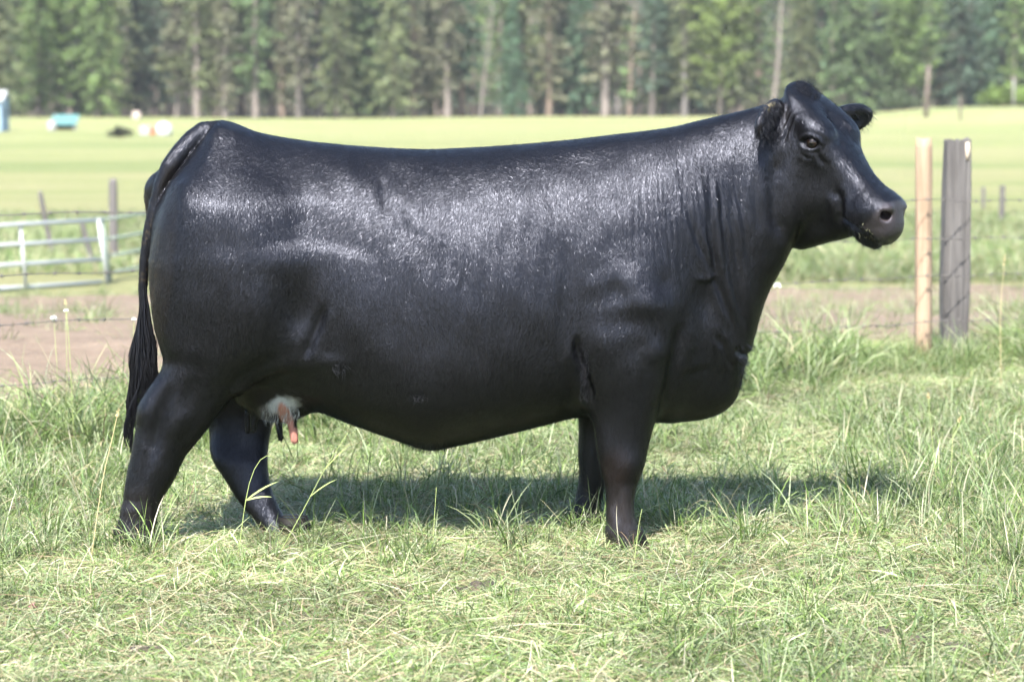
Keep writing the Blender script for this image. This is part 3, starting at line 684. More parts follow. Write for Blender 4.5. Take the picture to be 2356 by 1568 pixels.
# head pieces
skull = HeadLoft([  # s, top, bottom, half width above, half width below, height of widest
    (-.06, -.06, -.17, .04, .03, .6), (-.03, -.02, -.27, .075, .05, .64), (0, .0, -.315, .098, .06, .68), (.05, .012, -.35, .115, .066, .72), (.10, .014, -.37, .126, .07, .75), (.155, .008, -.395, .132, .072, .78),
    (.21, -.006, -.412, .116, .072, .78), (.26, -.020, -.410, .095, .068, .75), (.32, -.030, -.386, .082, .064, .73), (.37, -.036, -.318, .074, .056, .70), (.42, -.036, -.260, .072, .050, .68),
    (.455, -.034, -.210, .073, .044, .64), (.50, -.036, -.175, .070, .036, .6), (.522, -.048, -.145, .058, .03, .6), (.540, -.075, -.125, .03, .015, .6)])
muzzle = HE(.487, 0, -.100, (.060, .084, .074))
overlip = HE(.538, 0, -.122, (.042, .064, .050))
chin = HE(.490, 0, -.186, (.058, .052, .026))
brow_n = HE(.115, .092, -.014, (.065, .036, .030)); brow_f = HE(.115, -.092, -.014, (.065, .036, .030))
cheek_n = HE(.19, .066, -.23, (.11, .054, .11)); cheek_f = HE(.19, -.066, -.23, (.11, .054, .11))
poll = HE(.0, 0, .0, (.07, .10, .022))
tuft = HE(-.024, .0, .003, (.018, .012, .022))
wing_n = HE(.500, .055, -.074, (.034, .028, .036)); wing_f = HE(.490, -.050, -.086, (.034, .028, .036))
lip_n = HE(.455, .050, -.115, (.055, .034, .06)); lip_f = HE(.455, -.050, -.115, (.055, .034, .06))
EYE_N, EYE_F = hp(.160, .108, -.046), hp(.160, -.108, -.046)
_e1 = .86 * H_S + .51 * H_T; EYA = np.array([_e1, H_N, .86 * H_T - .51 * H_S])
socket_n = Ell(hp(.160, .128, -.046), (.029, .024, .0165), EYA); socket_f = Ell(hp(.160, -.128, -.046), (.029, .024, .0185), EYA)
def rows(*v): return np.array([np.array(a, float) / np.linalg.norm(a) for a in v])
def orth(e1, e3):
    e1 = np.array(e1, float); e1 /= np.linalg.norm(e1); e3 = np.array(e3, float); e3 -= e1 * (e3 @ e1); e3 /= np.linalg.norm(e3)
    return np.array([e1, np.cross(e3, e1), e3])
# nostrils: comma shaped openings on the side of the nose pad
nos_n = Ell(hp(.520, .052, -.068), (.030, .023, .017), orth(.8 * H_N + .55 * H_S, H_T + .3 * H_S)); nos_f = Ell(hp(.520, -.052, -.068), (.030, .023, .017), orth(-.8 * H_N + .55 * H_S, H_T + .3 * H_S))
# ears: a leaf shaped shell with a hollow front
EA_N = orth(np.array([-.46, -.80, -.36]), np.array([.86, -.42, -.20]))
EB_N = hp(.012, .10, -.040) + np.array([-.022, -.005, .004])
ear_n = Ell(EB_N + EA_N[0] * .085, (.100, .060, .022), EA_N); hol_n = Ell(EB_N + EA_N[0] * .095 + EA_N[2] * .026, (.078, .046, .026), EA_N)
EA_F = orth(np.array([.147, .125, .022]), np.array([.3, -.9, -.35]))
EB_F = hp(.03, -.105, -.048) + np.array([.012, .0, -.022])
ear_f = Ell(EB_F + EA_F[0] * .10, (.125, .048, .024), EA_F); hol_f = Ell(EB_F + EA_F[0] * .11 + EA_F[2] * .024, (.09, .028, .02), EA_F)
# underline: udder, teats, navel fold
udder = Ell(W(636, 890, 0), (.15, .13, .095)); udder2 = Ell(W(645, 925, -.02), (.08, .09, .06))
def teat(u, v, y, du, L, r):
    a = W(u, v, y); b = W(u + du, v + L, y)
    return Caps([a, (a + b) / 2, b], [r * 1.25, r, r * .85])
teats = [teat(668, 950, -.06, 10, 62, .0150), teat(640, 965, .05, 6, 44, .011), teat(585, 950, -.05, -2, 40, .011), teat(572, 945, .06, -2, 46, .011)]
flank_n = Ell(W(735, 785, -.215), (.14, .055, .075)); flank_f = Ell(W(745, 800, .215), (.13, .055, .085))
flap_n = Caps([W(u, v, y) for u, v, y in ((545, 886, -.215), (586, 850, -.225), (637, 830, -.235), (689, 822, -.245), (741, 822, -.255), (790, 836, -.262), (850, 858, -.25))], [.030, .028, .026, .024, .024, .022, .014]); flap_f = Caps([W(u, v, y) for u, v, y in ((586, 850, .22), (637, 830, .23), (689, 822, .24), (741, 822, .25), (790, 836, .255), (850, 858, .245))], [.028, .026, .024, .024, .022, .014])
brisket = Ell(W(1625, 880, 0), (.11, .10, .105))
dewl = Ell(W(1712, 758, -.03), (.030, .055, .085))

PARTS = [  # (primitive, op, blend)
    (torso, 'u', .0), (leg_hn, 'u', .10), (leg_hf, 'u', .10), (leg_fn, 'u', .085), (leg_ff, 'u', .085), (udder, 'u', .06), (udder2, 'u', .05),
    (flank_n, 'u', .07), (flank_f, 'u', .07), (flap_n, 'u', .035), (flap_f, 'u', .035), (brisket, 'u', .06), (dewl, 'u', .02), (tail, 'u', .008)] + [(t, 'u', .012) for t in teats] + [
    (skull, 'u', .05), (muzzle, 'u', .03), (overlip, 'u', .03), (chin, 'u', .016), (brow_n, 'u', .045), (brow_f, 'u', .045), (cheek_n, 'u', .04), (cheek_f, 'u', .04), (poll, 'u', .05), (tuft, 'u', .06),
    (wing_n, 'u', .025), (wing_f, 'u', .025), (lip_n, 'u', .03), (lip_f, 'u', .03), (ear_n, 'u', .018), (ear_f, 'u', .018), (hol_n, 's', .01), (hol_f, 's', .01),
    (socket_n, 's', .012), (socket_f, 's', .012), (nos_n, 's', .008), (nos_f, 's', .008)]

def field(P, lo, hi):
    d = np.full(len(P), 9., np.float32)
    m = .12
    for pr, op, k in PARTS:
        if (pr.bb[0] - m > hi).any() or (pr.bb[1] + m < lo).any(): continue
        e = pr(P)
        if op == 'u': d = np.minimum(d, e) if k == 0 else smin(d, e, k)
        else: d = smax(d, -e, k)
    return d

def mesh_field(lo, hi, vs):
    """surface nets over the narrow band"""
    n = (np.ceil((hi - lo) / vs / 16).astype(int)) * 16
    G = np.full(n + 1, 1., np.float32)
    ax = [lo[i] + vs * np.arange(n[i] + 1) for i in range(3)]
    B = 16
    for bi in range(0, n[0], B):
        for bj in range(0, n[1], B):
            for bk in range(0, n[2], B):
                i0 = np.array([bi, bj, bk]); i1 = np.minimum(i0 + B, n)
                c = lo + vs * (i0 + i1) / 2; rad = vs * B * .5
                f0 = field(np.array([c]), c - rad, c + rad)[0]
                if f0 > rad * 3.0: continue
                if f0 < -rad * 3.0:
                    G[i0[0]:i1[0] + 1, i0[1]:i1[1] + 1, i0[2]:i1[2] + 1] = -1; continue
                xs, ys, zs = (ax[i][i0[i]:i1[i] + 1] for i in range(3))
                P = np.stack(np.meshgrid(xs, ys, zs, indexing='ij'), -1).reshape(-1, 3)
                G[i0[0]:i1[0] + 1, i0[1]:i1[1] + 1, i0[2]:i1[2] + 1] = field(P, P[0], P[-1]).reshape(len(xs), len(ys), len(zs))
    S = G < 0
    # cells with a sign change
    cs = np.zeros(n, np.int8)
    for a in (0, 1):
        for b in (0, 1):
            for c in (0, 1): cs += S[a:n[0] + a, b:n[1] + b, c:n[2] + c]
    act = (cs > 0) & (cs < 8)
    idx = np.full(n, -1, np.int32); cell = np.argwhere(act); idx[act] = np.arange(len(cell))
    acc = np.zeros((len(cell), 3)); cnt = np.zeros(len(cell))
    cor = [(a, b, c) for a in (0, 1) for b in (0, 1) for c in (0, 1)]
    val = {k: G[cell[:, 0] + k[0], cell[:, 1] + k[1], cell[:, 2] + k[2]] for k in cor}
    for a in cor:
        for d in range(3):
            if a[d]: continue
            b = tuple(a[i] + (i == d) for i in range(3))
            va, vb = val[a], val[b]; m = (va < 0) != (vb < 0)
            t = np.where(m, va / np.where(m, va - vb, 1), 0)
            for i in range(3): acc[:, i] += np.where(m, a[i] + (t if i == d else 0), 0)
            cnt += m
    V = lo + vs * (cell + acc / cnt[:, None])
    Q = []
    for d in range(3):
        e1, e2 = (d + 1) % 3, (d + 2) % 3
        sl0 = [slice(None)] * 3; sl1 = [slice(None)] * 3; sl0[d] = slice(0, n[d]); sl1[d] = slice(1, n[d] + 1)
        ch = S[tuple(sl0)] != S[tuple(sl1)]
        E = np.argwhere(ch); E = E[(E[:, e1] > 0) & (E[:, e2] > 0) & (E[:, e1] < n[e1]) & (E[:, e2] < n[e2])]
        ins = S[E[:, 0], E[:, 1], E[:, 2]]
        q = []
        for o1, o2 in ((1, 1), (0, 1), (0, 0), (1, 0)):
            c = E.copy(); c[:, e1] -= o1; c[:, e2] -= o2; q.append(idx[c[:, 0], c[:, 1], c[:, 2]])
        q = np.stack(q, 1); q[~ins] = q[~ins][:, ::-1]
        Q.append(q)
    return V, np.concatenate(Q)

def vnormals(V, Q):
    n = np.cross(V[Q[:, 2]] - V[Q[:, 0]], V[Q[:, 3]] - V[Q[:, 1]])
    N = np.zeros_like(V)
    for i in range(3):
        for k in range(4): N[:, i] += np.bincount(Q[:, k], n[:, i], len(V))
    return N / (np.linalg.norm(N, axis=1)[:, None] + 1e-12)

def relax(V, Q, it=2, lam=.5, mask=None):
    a = np.concatenate([Q[:, 0], Q[:, 1], Q[:, 2], Q[:, 3]]); b = np.concatenate([Q[:, 1], Q[:, 2], Q[:, 3], Q[:, 0]])
    i = np.concatenate([a, b]); j = np.concatenate([b, a]); deg = np.bincount(i, minlength=len(V))[:, None]
    for _ in range(it):
        M = np.stack([np.bincount(i, V[j, k], len(V)) for k in range(3)], 1) / deg
        V = V + lam * (M - V) * (1 if mask is None else mask[:, None])
    return V

lo = np.array([-1.36, -.50, -.03]); hi = np.array([1.36, .47, 1.58])
CV, CQ = mesh_field(lo, hi, COWVS)
print('cow verts', len(CV), 'quads', len(CQ))
CV = relax(CV, CQ, 3, .5)
CN = vnormals(CV, CQ)
# --- sculpting of the surface: muscles, hollows, folds of skin (all real displacement)
CU, CW_ = proj(CV)
side = np.clip((np.abs(CV[:, 1]) - .05) / .05, 0, 1)
disp = np.zeros(len(CV))
def bump(u, v, ru, rv, amp, ang=0):
    global disp
    a = math.radians(ang); du = CU - u; dv = CW_ - v
    p = (du * math.cos(a) + dv * math.sin(a)) / ru; q = (-du * math.sin(a) + dv * math.cos(a)) / rv
    disp += amp * np.exp(-(p * p + q * q)) * side
def pl_dist(poly):
    """distance to a polyline in the side view, signed side and taper towards its ends"""
    best = np.full(len(CV), 1e9); sgn = np.zeros(len(CV)); par = np.zeros(len(CV))
    poly = np.array(poly, float); L = np.r_[0, np.cumsum(np.linalg.norm(np.diff(poly, axis=0), axis=1))]
    for i in range(len(poly) - 1):
        a, b = poly[i], poly[i + 1]; d = b - a; l = d @ d
        t = np.clip(((CU - a[0]) * d[0] + (CW_ - a[1]) * d[1]) / l, 0, 1)
        x = CU - a[0] - t * d[0]; y = CW_ - a[1] - t * d[1]; e = np.hypot(x, y)
        m = e < best; best[m] = e[m]; sgn[m] = np.sign(d[0] * y - d[1] * x)[m]; par[m] = ((L[i] + t * (L[i + 1] - L[i])) / L[-1])[m]
    return best, sgn, par
def groove(poly, w, depth, ridge=0.0, msk=None):
    global disp
    d, s, p = pl_dist(poly)
    tap = np.clip(np.minimum(p, 1 - p) * 5 + .05, 0, 1)
    g = -depth * np.exp(-(d / w) ** 2) + ridge * np.exp(-((d - 2.0 * w) / (1.3 * w)) ** 2)
    disp += g * tap * (side if msk is None else msk)

def shelf(poly, amp, fall, lip=.003, w=9):
    """the skin above the line stands over a hollow below it"""
    global disp
    d, sg, p = pl_dist(poly); tap = np.clip(np.minimum(p, 1 - p) * 4, 0, 1) * side
    below = sg > 0
    disp += np.where(below, -amp * (1 - np.exp(-d / w)) * np.exp(-d / fall), lip * np.exp(-(d / (1.6 * w)) ** 2)) * tap
# hip, loin and flank
bump(812, 415, 30, 45, .010, -12); groove([(882, 400), (884, 440), (894, 500)], 13, .005, .002); groove([(915, 448), (922, 500), (936, 550)], 14, .004, .002)
bump(870, 400, 120, 60, -.004); bump(960, 520, 70, 120, .005, 6)
bump(432, 440, 40, 60, .010, -10); bump(590, 372, 130, 36, -.001); bump(560, 470, 170, 60, .008); bump(700, 455, 100, 50, .007)
_d, _s, _p = pl_dist([(590, 570), (640, 577), (700, 577), (770, 586), (820, 600), (880, 618)])
disp += .0055 * np.where(_s > 0, np.exp(-(_d / 85) ** 1.5), np.exp(-(_d / 17) ** 2)) * np.clip(np.minimum(_p, 1 - _p) * 4, 0, 1) * side
bump(690, 725, 66, 80, -.022, 12); bump(560, 690, 90, 110, .008); bump(450, 620, 60, 120, .005)
groove([(748, 700), (728, 755), (712, 795), (702, 830)], 10, .007, .003)
bump(800, 700, 70, 90, .006); bump(775, 832, 45, 20, .006); bump(640, 600, 120, 30, .003)
groove([(994, 545), (996, 580), (1000, 610)], 5, .003, .001)
for du_, dv_, L_ in ((1046, 600, 50), (1064, 622, 50)): groove([(du_, dv_), (du_ + 4, dv_ + L_ * .5), (du_ - 2, dv_ + L_)], 6, .0016, .0008)
for k, u in enumerate(range(960, 1330, 46)): bump(u, 560 + 10 * k, 15, 150, .0016 if k % 2 else .0010, 6)
# shoulder and fore leg
bump(1400, 540, 90, 130, .006, 8); bump(1310, 660, 34, 130, -.008, -4); bump(1300, 480, 60, 90, -.003)
bump(1370, 655, 30, 26, .005); bump(1416, 672, 26, 30, -.008); bump(1450, 650, 30, 26, .004); bump(1485, 695, 36, 34, .008); bump(1530, 650, 22, 30, -.006); bump(1450, 740, 60, 30, -.006)
bump(1385, 795, 34, 50, .009); bump(1512, 812, 26, 26, .010); bump(1455, 880, 60, 70, .005); bump(1460, 800, 30, 30, -.006)
groove([(1330, 770), (1328, 806), (1341, 840), (1354, 885), (1363, 930)], 9, .016, .0); bump(1312, 812, 14, 30, .006, 10)
groove([(1566, 740), (1556, 800), (1545, 860), (1532, 915), (1514, 968)], 14, .010, .002)
groove([(1570, 862), (1600, 856), (1632, 842)], 10, .003, .0); bump(1600, 842, 34, 10, .0015, -14); bump(1590, 770, 16, 70, .004, 14)
bump(1625, 700, 26, 44, -.012)
shelf([(1600, 640), (1622, 648), (1642, 640), (1652, 632)], .006, 30, .003, 9)
# fine creases over the neck, few deep folds towards the throat
frng = np.random.default_rng(3)
for i in range(30):
    x0 = 1425 + i * 9.2 + frng.uniform(-5, 5); k = i / 29
    top = 330 + frng.uniform(-10, 150); bot = top + frng.uniform(90, 260)
    P = []
    for t in np.linspace(0, 1, 9):
        v = top + (bot - top) * t
        P.append((x0 + (6 + 34 * k) * max(0, (v - 330) / 450) ** 1.5 + 2.5 * math.sin(v * .03 + i * 1.7), v))
    groove(P, frng.uniform(2.4, 3.6), (.0007 + .0014 * k) * frng.uniform(.5, 1.3), .0004)
groove([(1575, 440), (1582, 486), (1604, 550), (1629, 606), (1650, 642)], 6.2, 0.0028, 0.0015)
groove([(1600, 400), (1612, 470), (1634, 560), (1656, 630), (1668, 690)], 5.6, 0.0022, 0.0014)
groove([(1628, 400), (1634, 500), (1648, 640), (1680, 724), (1698, 778)], 7.5, 0.0053, 0.0031)
groove([(1655, 420), (1664, 500), (1678, 600), (1694, 690), (1706, 760)], 7.5, 0.0050, 0.0031)
groove([(1676, 450), (1690, 560), (1704, 670), (1716, 770)], 8.8, 0.0062, 0.0035)
groove([(1700, 440), (1710, 520), (1722, 600)], 7.5, 0.0025, 0.0014)
groove([(1738, 400), (1740, 470), (1748, 540)], 10.0, 0.0022, 0.0013)
groove([(1690, 800), (1708, 812), (1728, 816)], 8, .010, .002, msk=np.ones(len(CV)))
groove([(1650, 770), (1668, 800), (1684, 850)], 8, .006, .003); bump(1672, 800, 12, 40, .004, -18)
# behind the jaw, ear root
groove([(1795, 345), (1782, 420), (1786, 500), (1812, 560)], 20, .012, .004)
# hind leg: hock and tendon, fore leg: knee
bump(335, 945, 24, 30, .010); bump(405, 985, 22, 36, .007, 20); groove([(386, 885), (366, 960), (345, 1060), (332, 1120)], 13, .006, .003); bump(475, 960, 14, 70, .005, 32); bump(420, 960, 30, 40, .008, 30); groove([(398, 880), (376, 960), (350, 1060)], 16, .005, .002)
groove([(470, 830), (440, 905), (415, 960)], 16, .003, .002); bump(345, 1090, 16, 60, .004, 12); bump(325, 1185, 18, 60, -.003)
groove([(378, 826), (420, 838), (470, 842)], 16, .0025, .0008)
bump(1440, 1110, 34, 22, -.003);  bump(300, 1150, 30, 8, -.002); bump(305, 1175, 30, 10, .003); bump(452, 1058, 1, 1, 0); bump(1450, 1066, 28, 32, .005); bump(1405, 1080, 12, 22, -.005); bump(1400, 1225, 14, 14, .005)
groove([(1420, 1120), (1418, 1160), (1424, 1205)], 8, .004, .002)
# face
hq = to_head(CV); hs, hn, ht = hq[:, 0], hq[:, 1], hq[:, 2]
ishead = np.clip((hs - .02) / .06, 0, 1) * (CV[:, 0] > .78)
def hgroove(poly, w, depth, ridge=0.0, nmin=.015, two=True):
    """a crease drawn on the side of the face in (s, t)"""
    global disp
    best = np.full(len(CV), 1e9); par = np.zeros(len(CV)); poly = np.array(poly, float); n = len(poly) - 1
    for i in range(n):
        a, b = poly[i], poly[i + 1]; d = b - a
        t = np.clip(((hs - a[0]) * d[0] + (ht - a[1]) * d[1]) / (d @ d), 0, 1)
        e = np.hypot(hs - a[0] - t * d[0], ht - a[1] - t * d[1]); m = e < best; best[m] = e[m]; par[m] = (i + t[m]) / n
    tap = np.clip(np.minimum(par, 1 - par) * 5 + .1, 0, 1)
    msk = ishead * np.clip((np.abs(hn) - nmin) / .02, 0, 1)
    disp += (-depth * np.exp(-(best / w) ** 2) + ridge * np.exp(-((best - 2 * w) / (1.2 * w)) ** 2)) * tap * msk
def hbump(s, n, t, r, amp):
    global disp
    disp += amp * np.exp(-(((hs - s) / r[0]) ** 2 + ((np.abs(hn) - n) / r[1]) ** 2 + ((ht - t) / r[2]) ** 2)) * ishead
hgroove([(.40, -.172), (.445, -.165), (.49, -.158), (.53, -.150)], .006, .012, .002, nmin=-.05)   # mouth
hgroove([(.32, -.115), (.36, -.13), (.392, -.16), (.41, -.20)], .014, .007, .004)        # corner of the cheek
hbump(.345, .07, -.165, (.045, .05, .035), .0045)
hbump(.33, .06, -.25, (.11, .06, .03), -.004)                                          # hollow above the jaw edge
hgroove([(.19, -.052), (.215, -.066), (.25, -.075)], .008, .004, .002)                      # tear line
hgroove([(.15, -.092), (.18, -.095), (.205, -.08)], .005, .002, .0015)
eqn = (CV - EYE_N) @ EYA.T; eqf_ = (CV - EYE_F) @ EYA.T
for q_ in (eqn, eqf_):       # lids: a rolled rim above and below the eye
    rim = np.hypot(q_[:, 0] / .034, q_[:, 2] / .0235)
    disp += np.exp(-((rim - 1.0) / .16) ** 2) * (np.abs(q_[:, 1]) < .05) * np.where(q_[:, 2] > 0, .0042, .0010) * ishead
    disp -= np.exp(-((rim - 1.42) / .12) ** 2) * (np.abs(q_[:, 1]) < .05) * .0016 * ishead
for k, s0 in enumerate((-.005, .015, .035)): hgroove([(s0 + .02, -.015), (s0 + .035, -.06), (s0 + .06, -.10)], .006, .005, .003, nmin=.07)
hbump(.12, .0, .012, (.07, .022, .05), -.008)                                              # furrow down the forehead
hbump(.16, .055, .005, (.05, .016, .04), .006); hbump(.205, .05, -.005, (.03, .02, .03), -.006)
hbump(.235, .0, -.004, (.03, .05, .03), .004)
hbump(.525, .048, -.040, (.022, .02, .012), .006); hbump(.515, .075, -.060, (.015, .02, .02), .004)

# fine unevenness
def wob(P, f, seed):
    r = np.random.default_rng(seed); o = np.zeros(len(P))
    for _ in range(6):
        d = r.normal(size=3); d *= f * r.uniform(.6, 1.5) / np.linalg.norm(d); o += np.sin(P @ d + r.uniform(0, 6.3))
    return o / 6
disp += (.0042 * wob(CV, 17, 1) + .0030 * wob(CV, 34, 12) + .0013 * wob(CV * np.array([1, 1, .6]), 70, 2)) * side
disp *= 1.05
tl_ = tail(CV); disp *= np.clip((tl_ - .006) / .02, 0, 1)
tailm = (CU < 350) & (CW_ > 560) & (CV[:, 1] > -.12) & (CV[:, 1] < .1)
disp[tailm] = 0
CV = CV + CN * disp[:, None]
CV = relax(CV, CQ, 1, .35)
CN = vnormals(CV, CQ)
CU, CW_ = proj(CV)
hq = to_head(CV); hs, hn, ht = hq[:, 0], hq[:, 1], hq[:, 2]
# --- colours of hide and hair (what the animal itself is coloured)
blk = np.array([.0036, .0035, .0040])
cc = np.tile(blk, (len(CV), 1))
def tint(m, col):
    global cc
    m = np.clip(m, 0, 1)[:, None]; cc = cc * (1 - m) + np.array(col) * m
def el(u, v, ru, rv, ang=0, soft=.35):
    a = math.radians(ang); du = CU - u; dv = CW_ - v
    r = np.hypot((du * math.cos(a) + dv * math.sin(a)) / ru, (-du * math.sin(a) + dv * math.cos(a)) / rv)
    return np.clip((1 - r) / soft + .5, 0, 1)
nearm = (CV[:, 1] < -.02)
tint(el(1418, 1085, 34, 45, 0, .9) * .45, (.012, .007, .005)); tint(el(1435, 1195, 60, 62, 0, .8) * .7, (.024, .020, .020)); tint(el(310, 1200, 60, 70, 0, .8) * .5, (.018, .015, .014))
tint(el(560, 900, 140, 60) * .5 * (np.abs(CV[:, 1]) < .16), (.012, .009, .008))
tint(el(380, 560, 24, 240, 4) * .3, (.012, .009, .006))
ud = (np.abs(CV[:, 1]) < .16) & nearm & (CW_ > 885)
hair_edge = .18 * wob(CV * np.array([1, 1, .25]), 260, 5)
tint(np.clip(el(652, 932, 36, 20, -8, .5) + hair_edge * 2.5 - .1, 0, 1) * (el(652, 932, 44, 26, -8, .5) > .3) * ud, (.34, .36, .37)); tint(el(692, 905, 8, 26, 25, .6) * ud * .35, (.2, .21, .22))
tint(el(610, 948, 18, 16, 0, .6) * ud * .45, (.16, .16, .16))
tint(el(658, 958, 14, 34, -22, .25) * ud, (.34, .165, .125)); tint(el(676, 1003, 14, 22, -10, .2) * ud, (.32, .150, .12))
tint(((CW_ > 990) & (CW_ < 1035) & (CU > 668) & (CU < 700) & (CU > 600)) * 1.0 * ud, (.32, .150, .12))
pad = np.clip((hs - .498 + .25 * np.clip(-ht - .10, 0, 1)) / .012, 0, 1) * np.clip((ht + .150) / .012, 0, 1) * (CV[:, 0] > .9)
tint(pad, (.020, .017, .018))
tint(np.exp(-((hs - .527) / .026) ** 2 - ((np.abs(hn) - .05) / .028) ** 2 - ((ht + .064) / .024) ** 2) * pad * .8, (.05, .038, .038))
inear = np.exp(-(((CV - (EB_N + EA_N[0] * .09 + EA_N[2] * .012)) @ EA_N.T / np.array([.07, .04, .02])) ** 2).sum(1))
tint(inear * .5, (.035, .026, .020))
crust = el(1776, 246, 16, 9, -20, .5) * (CV[:, 1] < -.1); tint(crust * .6 * (wob(CV, 300, 8) > -.1), (.20, .17, .10))
dung = el(340, 640, 22, 150, 3, .8) * (wob(CV, 260, 9) > .34); tint(dung * .35, (.09, .065, .03))
gloss = np.clip(pad, 0, 1)

M = NT('black_coat')
att = M.n('ShaderNodeAttribute', _attribute_name='Col')
padn = M.n('ShaderNodeAttribute', _attribute_name='pad')
tc = M.n('ShaderNodeTexCoord')
wv = M.noise(tc.outputs['Object'], 9, 3)
# the lie of the hair: fine streaks that run down the sides and wander a little
wob_v = M.n('ShaderNodeVectorMath', _operation='MULTIPLY_ADD'); M.l(wv.outputs['Color'], wob_v.inputs[0]); wob_v.inputs[1].default_value = (.05, .05, .05); M.l(tc.outputs['Object'], wob_v.inputs[2])
st1 = M.noise(M.scalevec(wob_v.outputs[0], (1, 1, .10)), 420, 3, .6)
st2 = M.noise(M.scalevec(wob_v.outputs[0], (1, 1, .16)), 130, 3, .6)
big = M.noise(tc.outputs['Object'], 30, 4)
hsum = M.n('ShaderNodeMath', _operation='MULTIPLY_ADD'); M.l(st2.outputs[0], hsum.inputs[0]); hsum.inputs[1].default_value = .9; M.l(st1.outputs[0], hsum.inputs[2])
padnoise = M.n('ShaderNodeTexVoronoi', Scale=330); M.l(tc.outputs['Object'], padnoise.inputs['Vector'])
hmix = M.n('ShaderNodeMix'); hmix.data_type = 'FLOAT'; M.l(padn.outputs['Fac'], hmix.inputs[0]); M.l(hsum.outputs[0], hmix.inputs[2]); M.l(padnoise.outputs['Distance'], hmix.inputs[3])
nrm = M.bump(hmix.outputs[0], .56, .0032)
nrm = M.bump(big.outputs[0], .25, .006, nrm)
rr = M.n('ShaderNodeMapRange'); M.l(big.outputs[0], rr.inputs[0]); rr.inputs[3].default_value = .31; rr.inputs[4].default_value = .40
b = M.bsdf(att.outputs['Color'], rr.outputs[0], nrm)
b.inputs['Specular IOR Level'].default_value = .40; b.inputs['Specular Tint'].default_value = (.74, .79, 1, 1)
coat_mat = M.m

M = NT('black_hair')
att = M.n('ShaderNodeAttribute', _attribute_name='Col')
b = M.bsdf(att.outputs['Color'], .33); b.inputs['Specular IOR Level'].default_value = .40; b.inputs['Specular Tint'].default_value = (.76, .80, 1, 1)
hair_mat = M.m

cow = empty('cow', (0, 0, 0))
props(cow, 'large black cow standing side-on in the cut grass, head turned to the camera', 'cow')
body = link('body', mesh_np('cow_body', CV, CQ, cols=cc, attrs={'pad': gloss}), coat_mat, cow)

# eyes
def eyeball(c, look):
    R = .0235; V, F, C = [], [], []
    nz, na = 22, 32
    L = orth(look, _z)
    for i in range(nz + 1):
        th = math.pi * i / nz * .62
        for k in range(na):
            ph = 2 * math.pi * k / na
            d = np.array([math.cos(th), math.sin(th) * math.cos(ph), math.sin(th) * math.sin(ph)])
            r = R * (1 + .05 * max(0, math.cos(th) - .75) / .25)
            V.append(c + (d * r) @ L)
            a, bb = d[1], d[2]
            pup = (a / .42) ** 2 + (bb / .26) ** 2
            rad = math.hypot(a, bb)
            C.append((.001, .001, .002) if pup < 1 else ((.010, .006, .0045) if rad < .62 else ((.004, .003, .003) if rad < .74 else (.007, .006, .006))))
    for i in range(nz):
        for k in range(na): F.append((i * na + k, i * na + (k + 1) % na, (i + 1) * na + (k + 1) % na, (i + 1) * na + k))
    return mesh_np('eye', V, F, cols=np.array(C))
M = NT('wet_eye'); att = M.n('ShaderNodeAttribute', _attribute_name='Col')
b = M.bsdf(att.outputs['Color'], .10); b.inputs['Specular IOR Level'].default_value = .4
eye_mat = M.m
link('eye', eyeball(EYE_N, H_N + .45 * H_S - .05 * H_T), eye_mat, cow)
link('eye', eyeball(EYE_F, -H_N + .45 * H_S - .05 * H_T), eye_mat, cow)

# hooves
M = NT('hoof_horn'); tcx = M.n('ShaderNodeTexCoord'); nn = M.noise(M.scalevec(tcx.outputs['Object'], (1, 1, 6)), 40, 4)
M.bsdf(M.ramp(nn.outputs[0], [(.3, (.003, .0028, .0026)), (.7, (.008, .007, .006))]).outputs[0], .6, M.bump(nn.outputs[0], .3, .002)).inputs['Specular IOR Level'].default_value = .15; hoof_mat = M.m
def hoof(u0, u1, v, y):
    a = W(u0, v, y); b2 = W(u1, v, y); cx = (a[0] + b2[0]) / 2; rx = (b2[0] - a[0]) / 2; zt = .075
    zb = float(ground_z(cx, y)) + .002
    mb = MB()
    for sgn in (-1, 1):                                # the two claws
        V = []; na = 16
        for z, sx, off in ((zt, .92, 0), (zt * .6, 1.02, .006), (zb, 1.16, .016)):
            for k in range(na):
                t = 2 * math.pi * k / na
                V.append((cx + off + rx * sx * math.cos(t) * (1.08 if math.cos(t) > 0 else .95), y + sgn * .026 + .026 * sx * math.sin(t), z))
        F = [(i * na + k, i * na + (k + 1) % na, (i + 1) * na + (k + 1) % na, (i + 1) * na + k) for i in range(2) for k in range(na)] + [tuple(range(na))[::-1], tuple(range(2 * na, 3 * na))]
        mb.add(V, [f[::-1] for f in F])
    link('hoof', mb.mesh('hoof'), hoof_mat, cow)
hoof(258, 350, 1262, -.19); hoof(638, 706, 1248, .05); hoof(1397, 1478, 1262, -.188); hoof(1302, 1390, 1232, .172)

